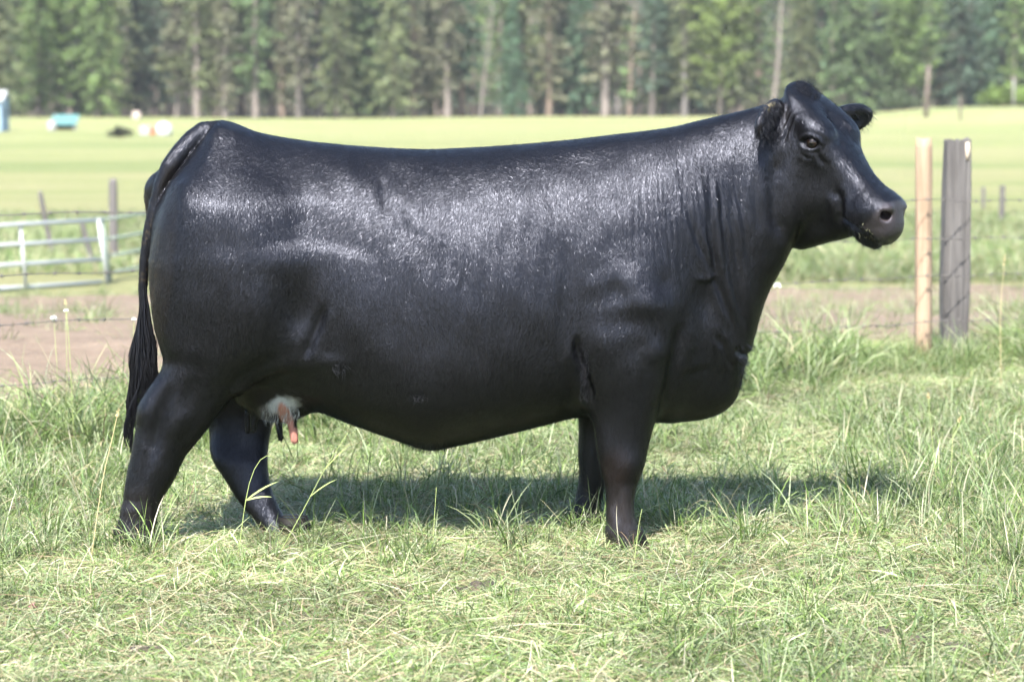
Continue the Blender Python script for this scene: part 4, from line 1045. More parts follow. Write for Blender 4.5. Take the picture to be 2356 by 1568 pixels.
# --- hair as geometry
def strands(name, R, D, L, rad, seg=4, curl=.0, col=(.0036, .0035, .0040), grav=.0, parent=None, seed=0, colv=None):
    """thin three-sided tapering hairs: roots R, directions D, lengths L"""
    r = np.random.default_rng(seed); n = len(R)
    D = D / (np.linalg.norm(D, axis=1)[:, None] + 1e-9)
    sd = np.cross(D, r.normal(size=(n, 3))); sd /= np.linalg.norm(sd, axis=1)[:, None] + 1e-9; s2 = np.cross(D, sd)
    ph = r.uniform(0, 6.3, n); P = []
    for i in range(seg + 1):
        t = i / seg
        c = R + D * (L * t)[:, None] + (sd * np.sin(ph + t * 5)[:, None] + s2 * np.cos(ph * 1.7 + t * 4)[:, None]) * (curl * L * t)[:, None]
        c[:, 2] -= grav * L * t * t
        w = rad * (1 - t) ** .7 + 1e-5
        for k in range(3):
            a = 2 * math.pi * k / 3
            P.append(c + (sd * math.cos(a) + s2 * math.sin(a)) * (w if np.ndim(w) == 0 else w[:, None]))
    V = np.stack(P, 1)                                   # n, (seg+1)*3, 3
    m = V.shape[1]; base = (np.arange(n) * m)[:, None, None]
    f = np.array([[i * 3 + k, i * 3 + (k + 1) % 3, i * 3 + 3 + (k + 1) % 3, i * 3 + 3 + k] for i in range(seg) for k in range(3)])
    F = (base + f[None]).reshape(-1, 4)
    c = np.tile(np.array(col), (n, 1)) if colv is None else colv
    c = np.repeat(c * r.uniform(.7, 1.5, n)[:, None], m, 0)
    return link(name, mesh_np(name, V.reshape(-1, 3), F, cols=c), hair_mat, parent)

def pick(mask, n, seed):
    r = np.random.default_rng(seed); i = np.flatnonzero(mask); return r.choice(i, n, replace=len(i) < n)

# short lying coat: one sliver per hair, following the flow of the hide
hr = np.random.default_rng(11)
qa = CQ; c0 = CV[qa[:, 0]]; area = np.linalg.norm(np.cross(CV[qa[:, 2]] - c0, CV[qa[:, 3]] - CV[qa[:, 1]]), axis=1) * .5
wgt = area * np.where(CN[qa[:, 0], 1] < .35, 1, .12) * (1 - np.clip(gloss[qa[:, 0]], 0, 1))
NH = 560000
fi = hr.choice(len(qa), NH, p=wgt / wgt.sum()); ab = hr.random((NH, 2))
R = (CV[qa[fi, 0]] * (1 - ab[:, :1]) + CV[qa[fi, 1]] * ab[:, :1]) * (1 - ab[:, 1:]) + (CV[qa[fi, 3]] * (1 - ab[:, :1]) + CV[qa[fi, 2]] * ab[:, :1]) * ab[:, 1:]
N = CN[qa[fi, 0]]
flow = np.tile(np.array([-.22, 0, -1.]), (NH, 1))
fh = to_head(R); onh = np.clip((fh[:, 0] - .0) / .08, 0, 1) * (R[:, 0] > .85)
flow = flow * (1 - onh[:, None]) + (-.2 * H_S * 1 - .9 * _z + .5 * H_S)[None] * onh[:, None]
back = np.clip((N[:, 2] - .5) / .4, 0, 1)[:, None]; flow = flow * (1 - back) + np.array([-1, -.1, -.1]) * back
sw = np.stack([wob(R, 14, 21), wob(R, 14, 22), wob(R, 14, 23)], 1) * .9 + np.stack([wob(R, 45, 24), wob(R, 45, 25), wob(R, 45, 26)], 1) * .55
flow = flow + sw
flow -= N * (flow * N).sum(1)[:, None]; flow /= np.linalg.norm(flow, axis=1)[:, None] + 1e-9
jit = hr.normal(size=(NH, 3)) * .16; d = flow + jit + N * hr.uniform(.04, .22, NH)[:, None]; d /= np.linalg.norm(d, axis=1)[:, None]
sd = np.cross(d, N); sd /= np.linalg.norm(sd, axis=1)[:, None] + 1e-9; sd = sd + N * hr.normal(size=NH)[:, None] * .35
ln = hr.uniform(.007, .015, NH); wd = hr.uniform(.00025, .0005, NH)
R = R + N * .0006
HV = np.stack([R - sd * wd[:, None], R + sd * wd[:, None], R + d * ln[:, None]], 1).reshape(-1, 3)
hc = cc[qa[fi, 0]] * hr.uniform(.7, 1.6, NH)[:, None]
coat = link('coat_hair', mesh_np('coat_hair', HV, np.arange(NH * 3).reshape(-1, 3), smooth=True, cols=np.repeat(hc, 3, 0)), hair_mat, cow)
cn_ = N + hr.normal(size=(NH, 3)) * .05 + d * hr.normal(size=NH)[:, None] * .08 + np.cross(d, N) * (hr.normal(size=NH) * (.05 + .15 * np.clip(-N[:, 1], 0, 1)))[:, None]; cn_ /= np.linalg.norm(cn_, axis=1)[:, None]
coat.data.normals_split_custom_set_from_vertices(np.repeat(cn_, 3, 0).tolist())
props(coat, kind='stuff')

# tail switch
vs_ = np.array([640, 690, 760, 830, 880, 930, 980, 1040]); Le = np.array([318, 316, 306, 295, 292, 291, 291, 295.]); Re = np.array([341, 345, 356, 367, 370, 350, 326, 306.])
n = 900; a = hr.random(n); v0 = hr.uniform(630, 800, n); v1 = np.where(a < .45, hr.uniform(960, 1042, n), hr.uniform(880, 985, n)); th = hr.uniform(-1, 1, n); seg = 16; P = []
for i in range(seg + 1):
    t = i / seg; v = v0 + (v1 - v0) * t; l = np.interp(v, vs_, Le); r_ = np.interp(v, vs_, Re)
    aa = .5 + (a - .5) * np.clip(.35 + t * 1.1, 0, 1)
    u = l + (r_ - l) * aa + 6 * np.sin(v * .030 + a * 5) * t + 4 * np.sin(v * .06 + a * 17) * t + hr.normal(size=n) * 1.2 * t
    y = -.075 + th * .026 * np.sqrt(np.clip(1 - (2 * aa - 1) ** 2, .05, 1)) * np.clip(t * 2, .3, 1)
    P.append(np.array([W(uu, vv, yy) for uu, vv, yy in zip(u, v, y)]))
P = np.stack(P, 1)
Vt = []
for i in range(seg + 1):
    w = .0017 * (1 - (i / seg) * .75)
    for k in range(3):
        Vt.append(P[:, i] + w * np.array([math.cos(k * 2.09), math.sin(k * 2.09), 0]))
Vt = np.stack(Vt, 1); m = Vt.shape[1]
f = np.array([[i * 3 + k, i * 3 + (k + 1) % 3, i * 3 + 3 + (k + 1) % 3, i * 3 + 3 + k] for i in range(seg) for k in range(3)])
link('tail_switch', mesh_np('tail_switch', Vt.reshape(-1, 3), ((np.arange(n) * m)[:, None, None] + f[None]).reshape(-1, 4), cols=np.repeat(np.tile(blk, (n, 1)) * hr.uniform(.6, 1.8, n)[:, None], m, 0)), hair_mat, cow)

def tuftat(name, mask, n, dirn, L, rad=.0007, spread=.35, curl=.15, grav=.2, seed=0, nrm=.4, col=None):
    i = pick(mask, n, seed); r = np.random.default_rng(seed + 50)
    D = np.tile(np.array(dirn, float), (n, 1)) + CN[i] * nrm + r.normal(size=(n, 3)) * spread
    return strands(name, CV[i] - CN[i] * .001, D, r.uniform(L[0], L[1], n), rad, curl=curl, grav=grav, parent=cow, seed=seed, colv=None if col is None else np.tile(np.array(col), (n, 1)))
eq = (CV - EB_N) @ EA_N.T; en = (eq[:, 0] > .03) & (np.abs(eq[:, 1]) < .08) & (np.abs(eq[:, 2]) < .035) & (eq[:, 0] < .22) & (CV[:, 0] < 1.0)
tuftat('ear_hair', en & (eq[:, 2] > -.005), 420, (-.1, -.3, -1), (.02, .05), .0007, .4, .25, .3, 1)
tuftat('ear_hair', en, 500, (-.3, -.4, -.6), (.010, .022), .0006, .4, .15, .2, 2)
eqf = (CV - EB_F) @ EA_F.T; ef = (eqf[:, 0] > .07) & (np.abs(eqf[:, 1]) < .07) & (np.abs(eqf[:, 2]) < .04)
tuftat('ear_hair', ef, 420, (.75, .3, -.35), (.014, .035), .0006, .3, .15, .3, 3)
tuftat('poll_tuft', (np.hypot(hs + .015, hn) < .05 + .03 * wob(CV, 60, 77)) & (ht > .0) & (CV[:, 0] > .8), 320, (.1, -.1, .8), (.008, .020), .0006, .4, .2, .05, 4, .5)
tuftat('flank_hair', (np.hypot(CU - 784, (CW_ - 846) * 1.6) < 20) & (CV[:, 1] < -.1), 60, (.4, -.3, -1), (.012, .03), .0005, .3, .2, .2, 5)
tuftat('belly_hair', (np.hypot(CU - 962, (CW_ - 912) * 4) < 24) & (CV[:, 1] < -.05), 32, (.3, -.5, -.8), (.016, .03), .0005, .4, .4, .2, 6, .5)
tuftat('belly_hair', (np.abs(CU - 970) < 60) & (CW_ > 1015) & (np.abs(CV[:, 1]) < .2), 260, (-.2, 0, -1), (.010, .022), .0007, .3, .2, .2, 7)
tuftat('brisket_hair', (CU > 1695) & (CW_ > 790) & (CW_ < 890), 260, (.5, -.1, -.8), (.014, .032), .0007, .3, .2, .2, 8)
tuftat('chin_hair', (hs > .44) & (ht < -.14) & (CV[:, 0] > .9), 240, (.1, -.1, -1), (.010, .028), .0005, .4, .1, .2, 9)
tuftat('udder_hair', (el(645, 948, 46, 22) > .5) & ud & (CW_ < 970), 130, (-.1, -.3, -1), (.012, .028), .0006, .25, .2, .2, 10, .4, (.34, .36, .36))
tuftat('elbow_hair', (np.abs(CU - 1345) < 10) & (CW_ > 800) & (CW_ < 920) & (CV[:, 1] < -.15), 160, (-.2, -.3, -1), (.010, .020), .0006, .3, .2, .2, 12)
vd_ = CAM - CV; vd_ /= np.linalg.norm(vd_, axis=1)[:, None]; rimm = (np.abs((CN * vd_).sum(1)) < .22) & (gloss < .1) & (tail(CV) > .01)
tuftat('outline_hair', rimm, 4500, (-.35, 0, -.7), (.004, .010), .00035, .35, .15, .1, 14, .55)
# chewed grass and foam stuck to the lips
M = NT('grass_crumb'); M.bsdf((.32, .33, .20), .7); crumb_mat = M.m
i = pick((hs > .485) & (ht < -.125 + .03 * wob(CV, 90, 41)) & (ht > -.175) & (CV[:, 0] > .9) & (hn > -.06), 60, 31); r = np.random.default_rng(5)
cr = strands('grass_crumb', CV[i], r.normal(size=(60, 3)) + CN[i] * .6 + np.array([0, 0, -.5]), r.uniform(.004, .014, 60), .0006, seg=2, curl=.3, parent=cow, colv=np.tile(np.array([.30, .32, .19]), (60, 1)))
cr.data.materials.clear(); cr.data.materials.append(crumb_mat); props(cr, kind='stuff')
# ------------------------------------------------------------------ grass: cut litter, short sward, uncut tufts
M = NT('grass_blade')
at = M.n('ShaderNodeAttribute', _attribute_name='Col'); oi = M.n('ShaderNodeObjectInfo')
hv = M.n('ShaderNodeHueSaturation'); M.l(at.outputs['Color'], hv.inputs['Color'])
mr = M.n('ShaderNodeMapRange'); M.l(oi.outputs['Random'], mr.inputs[0]); mr.inputs[3].default_value = .72; mr.inputs[4].default_value = 1.25; M.l(mr.outputs[0], hv.inputs['Value'])
b = M.n('ShaderNodeBsdfPrincipled', Roughness=.45); M.l(hv.outputs[0], b.inputs['Base Color']); b.inputs['Specular IOR Level'].default_value = .35
t = M.n('ShaderNodeBsdfTranslucent'); M.l(hv.outputs[0], t.inputs['Color'])
mx = M.n('ShaderNodeMixShader'); mx.inputs[0].default_value = .30; M.l(b.outputs[0], mx.inputs[1]); M.l(t.outputs[0], mx.inputs[2]); M.l(mx.outputs[0], M.out.inputs[0])
blade_mat = M.m
GREEN = np.array([(.100, .165, .036), (.135, .205, .052), (.165, .235, .072), (.072, .125, .036), (.13, .20, .08)])
STRAW = np.array([(.42, .38, .25), (.35, .32, .19), (.50, .47, .36), (.30, .27, .15), (.36, .29, .19), (.18, .13, .08)])
PALE = np.array([(.25, .31, .14), (.32, .37, .20), (.20, .265, .10), (.30, .35, .21)])
def blades(r, P0, L, w, mixw, lying, seg=4, lift=(.0, .05), elev=(40, 88), curve=(.1, 1.5), wild=.22, bow=.5):
    """many blades at once: lying cut stems or upright arching leaves rooted at P0"""
    n = len(P0); a = r.uniform(0, 6.283, n); d = np.stack([np.cos(a), np.sin(a), np.zeros(n)], 1); sd = np.stack([-d[:, 1], d[:, 0], np.zeros(n)], 1)
    pal = r.choice(3, n, p=mixw); col = np.empty((n, 3))
    for k, A in enumerate((GREEN, STRAW, PALE)): m = pal == k; col[m] = A[r.integers(len(A), size=m.sum())]
    col *= r.uniform(.75, 1.2, n)[:, None]; Q = []
    if lying:
        z0 = r.uniform(*lift, n) ** 1.0; tilt = r.normal(size=n) * wild; bend = r.normal(size=n) * bow
        for i in range(seg + 1):
            f = i / seg; c = P0 + d * (L * (f - .5))[:, None] + sd * (bend * L * (f - .5) ** 2)[:, None]
            c[:, 2] += np.maximum(.002, z0 + tilt * L * (f - .5) + .16 * L * (f - f * f)); Q.append(c)
    else:
        e = np.radians(r.uniform(*elev, n)); cv = r.uniform(*curve, n); c = P0.copy(); Q.append(c)
        for i in range(seg):
            c = c + (d * np.cos(e)[:, None] + np.stack([np.zeros(n), np.zeros(n), np.sin(e)], 1)) * (L / seg)[:, None]; c[:, 2] = np.maximum(c[:, 2], .004); Q.append(c); e = e - cv / seg * (1 + i * .5)
    Q = np.stack(Q, 1); T = np.gradient(Q, axis=1); T /= np.linalg.norm(T, axis=2)[..., None] + 1e-9
    ro = r.normal(size=n)[:, None, None] * .6; sv = sd[:, None] * np.cos(ro) + np.cross(T, np.broadcast_to(sd[:, None], T.shape)) * np.sin(ro)
    prof = np.array([.75, 1, .95, .7, .08] if not lying else [.7, 1, 1, .85, .35]) if seg == 4 else np.array([.8, 1, .5]) if seg == 2 else np.interp(np.linspace(0, 1, seg + 1), [0, .25, .5, .75, 1], [.75, 1, .95, .7, .06])
    ww = w[:, None, None] * prof[None, :, None]
    V = np.stack([Q - sv * ww, Q + sv * ww], 2).reshape(n, -1, 3); m = 2 * (seg + 1)
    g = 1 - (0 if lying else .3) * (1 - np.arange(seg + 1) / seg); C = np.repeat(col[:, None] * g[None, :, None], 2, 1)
    f = np.array([(2 * i, 2 * i + 1, 2 * i + 3, 2 * i + 2) for i in range(seg)])
    return V.reshape(-1, 3), ((np.arange(n) * m)[:, None, None] + f[None]).reshape(-1, 4), C.reshape(-1, 3)
def joinb(parts, name):
    VS, FS, CS, o = [], [], [], 0
    for V, F, C in parts: VS.append(V); FS.append(F + o); CS.append(C); o += len(V)
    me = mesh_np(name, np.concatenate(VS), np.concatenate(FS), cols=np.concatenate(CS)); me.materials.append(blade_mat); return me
def disc(r, n, rad): a = r.uniform(0, 6.283, n); q = rad * np.sqrt(r.random(n)); return np.stack([np.cos(a) * q, np.sin(a) * q, np.zeros(n)], 1)
def clump(seed, n, rad, h, lying, mixw, width, seg=4, lift=(.0, .04)):
    r = np.random.default_rng(seed); return joinb([blades(r, disc(r, n, rad), r.uniform(*h, n), r.uniform(*width, n), mixw, lying, seg, lift)], 'clump')
TS = .62
def sward_tile(seed, green):
    """one square of mown pasture: cuttings lying criss-cross, leaves growing up through them"""
    r = np.random.default_rng(seed); sq = lambda n: np.stack([r.uniform(-.5, .5, n) * TS, r.uniform(-.5, .5, n) * TS, np.zeros(n)], 1); parts = []
    n = int(3900 - 1200 * green); parts.append(blades(r, sq(n), r.uniform(.02, .13, n), r.uniform(.0004, .0013, n), [.16 + .14 * green, .50 - .30 * green, .34 + .16 * green], True, 2, (0, .030), wild=.34, bow=.08))
    n = 420; parts.append(blades(r, sq(n), r.uniform(.04, .12, n), r.uniform(.0012, .0026, n), [.42, .10, .48], True, 4, (.003, .035), wild=.4, bow=.3))
    n = 260; parts.append(blades(r, sq(n), r.uniform(.08, .26, n), r.uniform(.0004, .0010, n), [.10, .50, .40], True, 4, (.005, .035), wild=.25, bow=.15))
    n = int(350 + 500 * green); parts.append(blades(r, sq(n), r.uniform(.03, .09, n), r.uniform(.0009, .002, n), [.55, .10, .35], False, 4, elev=(25, 85)))
    k = int(6 + 15 * green); cen = sq(k)
    for c in cen:
        m = int(r.uniform(14, 40)); s_ = r.uniform(.5, 1.2) * (.75 + .4 * green); q = disc(r, m, r.uniform(.02, .06)) + c
        parts.append(blades(r, q, r.uniform(.05, .13, m) * s_, r.uniform(.001, .0023, m), [.62, .08, .30], False, 4, elev=(45, 88)))
    for _ in range(5):       # drifts of longer cut stems lying together
        m = 8; c = sq(1); q = c + disc(r, m, .07); v, f, cl = blades(r, q, r.uniform(.15, .32, m), r.uniform(.0008, .0017, m), [.15, .45, .40], True, 4, (.01, .04), bow=.2); parts.append((v, f, cl))
    return joinb(parts, 'sward_tile')
def rough_tile(seed, size, n):
    r = np.random.default_rng(seed); q = np.stack([r.uniform(-.5, .5, n) * size, r.uniform(-.5, .5, n) * size, np.zeros(n)], 1)
    return joinb([blades(r, q, r.uniform(.08, .32, n), r.uniform(.002, .005, n), [.45, .25, .30], False, 4, elev=(30, 85))], 'rough_tile')
def collection(name, meshes):
    c = bpy.data.collections.new(name)
    for i, me in enumerate(meshes):
        o = bpy.data.objects.new(f'{name}_{i:02d}', me); c.objects.link(o)
    return c
def scatter(name, col, n_kinds, P, S, label, tilt=.12, seed=0):
    """one grass object: a cloud of points that carries the clumps"""
    r = np.random.default_rng(seed); n = len(P); me = bpy.data.meshes.new(name); me.vertices.add(n); me.vertices.foreach_set('co', np.asarray(P, np.float32).ravel())
    rot = np.stack([r.normal(size=n) * tilt, r.normal(size=n) * tilt, r.uniform(0, 6.283, n)], 1).astype(np.float32)
    a = me.attributes.new('rot', 'FLOAT_VECTOR', 'POINT'); a.data.foreach_set('vector', rot.ravel())
    a = me.attributes.new('siz', 'FLOAT', 'POINT'); a.data.foreach_set('value', np.asarray(S, np.float32))
    a = me.attributes.new('pick', 'INT', 'POINT'); a.data.foreach_set('value', r.integers(0, n_kinds, n).astype(np.int32))
    me.update(); me.materials.append(blade_mat); o = link(name, me)
    ng = bpy.data.node_groups.new(name, 'GeometryNodeTree'); ng.interface.new_socket('Geometry', in_out='INPUT', socket_type='NodeSocketGeometry'); ng.interface.new_socket('Geometry', in_out='OUTPUT', socket_type='NodeSocketGeometry')
    nd = ng.nodes; gi_ = nd.new('NodeGroupInput'); go = nd.new('NodeGroupOutput'); ci = nd.new('GeometryNodeCollectionInfo'); ci.inputs['Collection'].default_value = col; ci.inputs['Separate Children'].default_value = True; ci.inputs['Reset Children'].default_value = True
    ip = nd.new('GeometryNodeInstanceOnPoints'); ip.inputs['Pick Instance'].default_value = True
    def na(t, nm): k = nd.new('GeometryNodeInputNamedAttribute'); k.data_type = t; k.inputs['Name'].default_value = nm; return [s_ for s_ in k.outputs if s_.enabled and s_.name == 'Attribute'][0]
    L = ng.links; L.new(gi_.outputs[0], ip.inputs['Points']); L.new(ci.outputs[0], ip.inputs['Instance']); L.new(na('FLOAT_VECTOR', 'rot'), ip.inputs['Rotation']); L.new(na('FLOAT', 'siz'), ip.inputs['Scale']); L.new(na('INT', 'pick'), ip.inputs['Instance Index']); L.new(ip.outputs[0], go.inputs[0])
    o.modifiers.new('grass', 'NODES').node_group = ng
    props(o, label, 'grass', kind='stuff'); return o
def spots(n, y0, y1, seed, marg=.9, dens=None):
    r = np.random.default_rng(seed); out = []
    while len(out) < n:
        y = r.uniform(y0, y1, n * 2); hw = (y + 8.5) * (1178 / FOCAL) + marg; x = r.uniform(-1, 1, n * 2) * ((y1 + 8.5) * (1178 / FOCAL) + marg)
        k = np.abs(x) < hw
        if dens is not None: k &= r.random(n * 2) < dens(x, y)
        out += list(np.stack([x, y], 1)[k])
    q = np.array(out[:n]); return np.concatenate([q, ground_z(q[:, 0], q[:, 1])[:, None]], 1)
def nz(x, y, f, seed):
    r = np.random.default_rng(seed); o = 0
    for _ in range(7):
        a = r.uniform(0, 6.28); k = f * r.uniform(.5, 1.7); o = o + np.sin(x * k * math.cos(a) + y * k * math.sin(a) + r.uniform(0, 6.28))
    return o / 7 * 1.9
def fence_y(x): return FA[1] + (x - FA[0]) * (FB[1] - FA[1]) / (FB[0] - FA[0])
swards = collection('sward', [sward_tile(900 + i, g) for i, g in enumerate((0, .15, .3, .45, .6, .75, .9, 1.0, .1, .35, .55, .8))]); GV = np.array([0, .15, .3, .45, .6, .75, .9, 1.0, .1, .35, .55, .8])
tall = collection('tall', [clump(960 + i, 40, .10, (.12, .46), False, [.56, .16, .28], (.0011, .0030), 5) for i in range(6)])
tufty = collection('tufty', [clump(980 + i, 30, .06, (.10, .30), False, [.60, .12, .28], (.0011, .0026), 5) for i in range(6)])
inside = lambda x, y: (y < fence_y(x) + .25)
def lay(name, col, n_kinds, size, y0, y1, marg, label, keep, choose, seed, sc_=(1, 1)):
    """cover the ground with square turfs, each turned by quarter turns"""
    r = np.random.default_rng(seed); P, K, RZ = [], [], []
    for y in np.arange(y0, y1, size):
        hw = (y + 8.5) * (1178 / FOCAL) + marg
        for x in np.arange(-math.ceil(hw / size) * size, hw + size, size):
            if keep(x, y): P.append((x, y, float(ground_z(x, y)))); K.append(choose(x, y, r)); RZ.append(r.integers(4) * math.pi / 2)
    o = scatter(name, col, n_kinds, np.array(P), r.uniform(*sc_, len(P)), label, 0.0, seed)
    rot = np.zeros((len(P), 3), np.float32); rot[:, 2] = RZ; o.data.attributes['rot'].data.foreach_set('vector', rot.ravel()); o.data.attributes['pick'].data.foreach_set('value', np.array(K, np.int32)); return o
def choose_sward(x, y, r):
    g = np.clip(.30 + .42 * nz(x, y, 1.9, 4) + .15 * (y > 1.2) * 0 + r.normal() * .12 - .12 * (y < -1.0) - .3 * (np.hypot(x - .36, y + .25) < .5) - .4 * (np.hypot(x + 1.2, y + .25) < .45), 0, 1); return int(np.argmin(np.abs(GV - g) + r.random(12) * .12))
lay('cut_grass', swards, 12, TS * .94, -3.0, 6.6, .9, 'mown pasture of pale cuttings and short green grass under the cow', lambda x, y: inside(x, y - .1), choose_sward, 1)
rough = collection('rough', [rough_tile(700 + i, 1.6, 1500) for i in range(4)])
lay('field_grass', rough, 4, 1.5, 19, 40, 1.5, 'rough grass of the field beyond the bare earth track', lambda x, y: (y > track_far(x) + .4) & ((x > -2) | (y > 23.8)), lambda x, y, r: int(r.integers(4)), 6, (.9, 1.15))
def dtuft(x, y):
    d = np.clip(.06 + .4 * (nz(x, y, 1.9, 9) - .35), 0, .5) + .25 * (np.abs(x) > 1.4) * (nz(x, y, 2.2, 11) > .0)
    for cx, cy, rr in ((-1.26, -.30, .12), (-1.15, -.28, .10), (.36, -.31, .10), (.27, -.28, .08), (-.72, -.06, .10), (.24, .08, .10), (-.78, -.42, .16), (-.35, -.38, .16), (-1.75, -.2, .35), (-1.9, .6, .4), (2.0, -.6, .4), (.02, -.12, .14), (.55, .32, .35), (.75, -.1, .2), (1.15, .1, .3), (-.2, .55, .35), (-1.35, -.1, .3), (1.65, .3, .3), (-.55, -.28, .12), (-1.6, .7, .4), (1.75, 1.1, .5), (1.9, .4, .4), (1.4, 1.6, .5), (2.1, 1.9, .5), (.15, .75, .22), (-.35, .95, .2), (.9, .9, .25), (1.2, .65, .2), (-1.75, 1.3, .4), (1.55, -.3, .25)):
        d = d + np.exp(-((x - cx) ** 2 + (y - cy) ** 2) / rr ** 2) * .5
    return np.where(inside(x, y), d, 0)
P = spots(1700, -2.6, 6.0, 3, dens=dtuft); scatter('grass_tufts', tufty, 6, P, np.random.default_rng(3).uniform(.3, .95, len(P)), "uncut green tufts standing around the cow's feet", .15, 3)
P = spots(1500, .8, 8.2, 4, 1.2, dens=lambda x, y: np.exp(-((y - fence_y(x) + .25) / (.55)) ** 2) * (.5 + .5 * np.clip(nz(x, y, 1.5, 6) + .6, 0, 1))); scatter('tall_grass', tall, 6, P, np.random.default_rng(4).uniform(.25, 1.15, len(P)) * np.where(np.abs(P[:, 0] - 2.35) < .5, .6, 1), 'long green grass left standing along the wire fence', .15, 4)
P = spots(1100, 4.5, 21.5, 7, 1.0, dens=lambda x, y: np.where((y > track_near(x)) & (y < track_far(x)), .06 + .5 * (nz(x, y, 1.2, 3) > .55) + .9 * np.exp(-((y - track_near(x)) / .7) ** 2) + .8 * np.exp(-((y - track_far(x)) / 1.2) ** 2) + .25 * (x > 1.5), 0)); scatter('track_weeds', tufty, 6, P, np.random.default_rng(7).uniform(.3, 1.0, len(P)), 'sparse weeds growing on the bare earth track', .2, 7)
# ------------------------------------------------------------------ small things: flowers, stalks, clods
M = NT('white_petals'); M.bsdf((.78, .78, .74), .6); petal = M.m
M = NT('clover_pink'); tcp = M.n('ShaderNodeTexCoord'); pn = M.noise(tcp.outputs['Object'], 200, 3); M.bsdf(M.ramp(pn.outputs[0], [(.3, (.22, .08, .10)), (.7, (.42, .22, .22))]).outputs[0], .7); pink = M.m
M = NT('stalk'); M.bsdf((.22, .27, .09), .6); stalk_g = M.m
M = NT('dry_stalk'); M.bsdf((.42, .34, .18), .6); stalk_s = M.m
M = NT('dark_clod'); tcp = M.n('ShaderNodeTexCoord'); pn = M.noise(tcp.outputs['Object'], 60, 4); M.bsdf(M.ramp(pn.outputs[0], [(.3, (.02, .016, .012)), (.7, (.07, .055, .04))]).outputs[0], .9, M.bump(pn.outputs[0], .8, .01)); clod_m = M.m
def flower(u, v, y, rad, mat, lab, name, cat, grp, seed, stem=True, npet=46):
    r = np.random.default_rng(seed); c = W(u, v, y); base = np.array([c[0] + r.uniform(-.04, .04), y + r.uniform(-.03, .03), gz(c[0], y)]); o = empty(name, base); props(o, lab, cat, grp)
    rel = c - base; mb = MB()
    mb.tube([(0, 0, -.01), rel * .5 + [.01, 0, 0], rel], [.0010, .0009, .0008], 5); link('stem', mb.mesh('stem'), stalk_g, o)
    VS = []
    for k in range(npet):
        d = r.normal(size=3); d[2] = abs(d[2]) * .8 - .15; d /= np.linalg.norm(d); a = np.cross(d, r.normal(size=3)); a /= np.linalg.norm(a)
        VS += [rel + d * rad * .25 - a * rad * .16, rel + d * rad * .25 + a * rad * .16, rel + d * rad + a * rad * .10, rel + d * rad - a * rad * .10]
    link('petals', mesh_np('petals', np.array(VS), np.arange(len(VS)).reshape(-1, 4), smooth=False), mat, o)
flower(124, 733, 2.0, .015, petal, 'white flower head low at the left before the bare earth', 'white_flower', 'flower', 'white flowers by the fence', 1)
flower(152, 715, 2.05, .010, petal, 'small cream flower head beside the larger white one', 'white_flower', 'flower', 'white flowers by the fence', 2)
flower(308, 735, 1.9, .010, petal, 'white flower head showing just left of the tail', 'white_flower', 'flower', 'white flowers by the fence', 3)
flower(1788, 659, 4.8, .020, petal, "white flower head right of the cow's chest", 'white_flower', 'flower', 'white flowers by the fence', 4)
for k, (u, v, y, lab) in enumerate(((600, 1363, -1.0, 'faded pink clover head in the grass below the udder'), (1700, 1405, -1.25, 'reddish clover head lying low right of the front hooves'), (1278, 1466, -1.55, 'pink clover head near the bottom middle of the grass'), (75, 1395, -1.2, 'pink clover head near the left edge of the grass'),
                                    (752, 1495, -1.7, 'pale pink clover head at the bottom left of middle'), (900, 1410, -1.3, "dull pink clover head below the cow's belly"), (1155, 1365, -1.05, 'brownish pink clover head between belly and front hooves'), (140, 1545, -1.8, 'pink clover head in the bottom left corner'))):
    flower(u, v, y, .013, pink, lab, 'clover_head', 'clover', 'clover heads in the cut grass', 20 + k, npet=60)
def clod(u, v, s, lab, seed):
    r = np.random.default_rng(seed); D = 1.44 * FOCAL / (v - 235); x = (u - 1178) / FOCAL * D; y = D - 8.5; o = empty('dung_clod', (x, y, gz(x, y) + .02)); props(o, lab, 'clod', 'dark clods in the grass')
    for k in range(5):
        V, F = [], []; c = r.normal(size=3) * np.array([.05, .03, .006]) * s; rr = r.uniform(.014, .03) * s
        for i in range(7):
            for j in range(10):
                th = math.pi * i / 6; ph = 2 * math.pi * j / 10; q = rr * (1 + .3 * math.sin(3 * ph + k) * math.sin(2 * th + k)); V.append(c + q * np.array([math.sin(th) * math.cos(ph) * 1.4, math.sin(th) * math.sin(ph), .55 * math.cos(th)]))
        F = [(i * 10 + j, (i + 1) * 10 + j, (i + 1) * 10 + (j + 1) % 10, i * 10 + (j + 1) % 10) for i in range(6) for j in range(10)]
        mb = MB(); mb.add(V, F); link('crumb', mb.mesh('crumb'), clod_m, o)
clod(1095, 1392, 1.1, 'dark clod of dung lying in the grass below the belly', 1); clod(335, 1520, 1.1, 'dark clod of dung at the bottom left', 2); clod(2098, 1508, 1.2, 'dark clod of dung at the bottom right', 3)
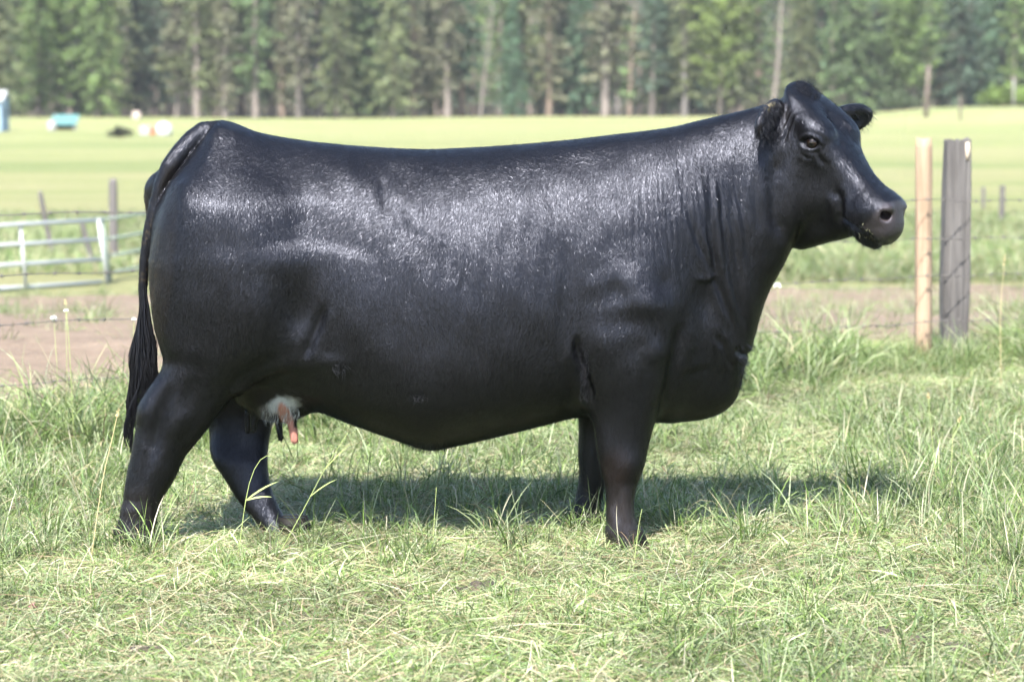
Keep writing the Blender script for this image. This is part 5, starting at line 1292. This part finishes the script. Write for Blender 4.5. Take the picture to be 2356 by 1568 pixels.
# tall flowering grass stalks that stand out singly
def stalk(pts, y, mat, lab, head, seed, leaf=None, rad=.0016):
    r = np.random.default_rng(seed); P = np.array([W(u, v, y + .02 * i) for i, (u, v) in enumerate(pts)]); base = np.array([P[0][0], P[0][1], gz(P[0][0], P[0][1])]); P[0] = base
    o = empty('grass_stalk', base); props(o, lab, 'grass stalk', 'tall grass stalks'); mb = MB()
    ts = np.linspace(0, 1, 10); Q = np.stack([np.interp(ts, np.linspace(0, 1, len(P)), P[:, i]) for i in range(3)], 1)
    for _ in range(2): Q[1:-1] = .25 * Q[:-2] + .5 * Q[1:-1] + .25 * Q[2:]
    mb.tube(Q - base, np.linspace(rad, rad * .5, 10), 5); link('stem', mb.mesh('stem'), mat, o)
    if head:
        VS = []; tip = Q[-1] - base; dr = Q[-1] - Q[-3]; dr /= np.linalg.norm(dr)
        for k in range(40):
            t = r.random(); c = tip - dr * head * (1 - t); d = dr * .6 + r.normal(size=3) * .45; d /= np.linalg.norm(d); a = np.cross(d, r.normal(size=3)); a /= np.linalg.norm(a); L = .010 * (1 - .4 * t); VS += [c - a * .0012, c + a * .0012, c + d * L + a * .0008, c + d * L - a * .0008]
        link('seed_head', mesh_np('seed_head', np.array(VS), np.arange(len(VS)).reshape(-1, 4), smooth=False), stalk_s, o)
    for (t, du, dv, w) in (leaf or []):
        i = int(t * 9); p = Q[i] - base; s_ = du / 706.; z_ = -dv / 706.; V = []
        for j in range(6):
            f = j / 5; c = p + np.array([s_ * f, -.02 * f, z_ * f + .25 * abs(s_) * (f - f * f)]); ww = .5 * w * [.5, 1, 1, .85, .5, .03][j]; V += [c + [0, -ww * .7, -ww], c + [0, ww * .7, ww]]
        link('leaf', mesh_np('leaf', np.array(V), [(2 * j, 2 * j + 1, 2 * j + 3, 2 * j + 2) for j in range(5)]), mat, o)
stalk([(205, 1250), (235, 1100), (258, 1010), (273, 940)], -.55, stalk_s, 'straw-coloured stalk standing left of the near hind leg', .03, 1)
stalk([(625, 1300), (700, 1170), (745, 1080), (800, 995)], -.5, stalk_g, 'bent green grass stalk crossing below the udder', 0, 2, [(.45, 60, -40, .004), (.7, 60, -60, .004)])
stalk([(545, 1290), (560, 1180), (575, 1085), (612, 1035), (640, 1060)], -.5, stalk_g, 'kinked grass stalk in front of the far hind leg', 0, 3, [(.4, 75, -45, .006), (.35, 60, -10, .005)])
stalk([(2160, 1140), (2150, 1060), (2142, 985), (2135, 905)], .9, stalk_g, 'thin dark grass stalk standing on the right', .02, 4)
stalk([(2185, 1140), (2190, 1050), (2192, 985), (2210, 960)], .9, stalk_g, 'shorter branching grass stalk on the right', .02, 5, [(.6, 25, -60, .004)])
stalk([(1455, 1330), (1462, 1270), (1468, 1215), (1477, 1170)], -.6, stalk_g, 'single green blade in front of the near front hoof', 0, 6, [(.4, 12, -70, .005)])
stalk([(2305, 830), (2300, 720), (2308, 640), (2312, 585)], 4.3, stalk_s, 'ripe straw-coloured stalk right of the old fence post', .06, 7)
stalk([(170, 880), (160, 800), (155, 740), (150, 690)], 1.9, stalk_g, 'thin green stalk before the bare earth on the left', .02, 8)
stalk([(995, 1290), (997, 1230), (1000, 1180), (1004, 1120)], -.3, stalk_g, "upright grass stalk below the middle of the cow's belly", .0, 9, [(.5, 14, -60, .004)])
# ------------------------------------------------------------------ summer haze in the air
M = NT('haze_air'); pv = M.n('ShaderNodeVolumePrincipled'); pv.inputs['Color'].default_value = (.92, .95, 1, 1); pv.inputs['Density'].default_value = .00014; pv.inputs['Anisotropy'].default_value = .0
M.l(pv.outputs[0], M.out.inputs['Volume'])
mb = MB(); mb.box((0, 373, 58), (440, 400, 62)); hz = link('haze', mb.mesh('haze', False), M.m); props(hz, 'thin pale summer haze over the whole field', 'haze', kind='stuff')
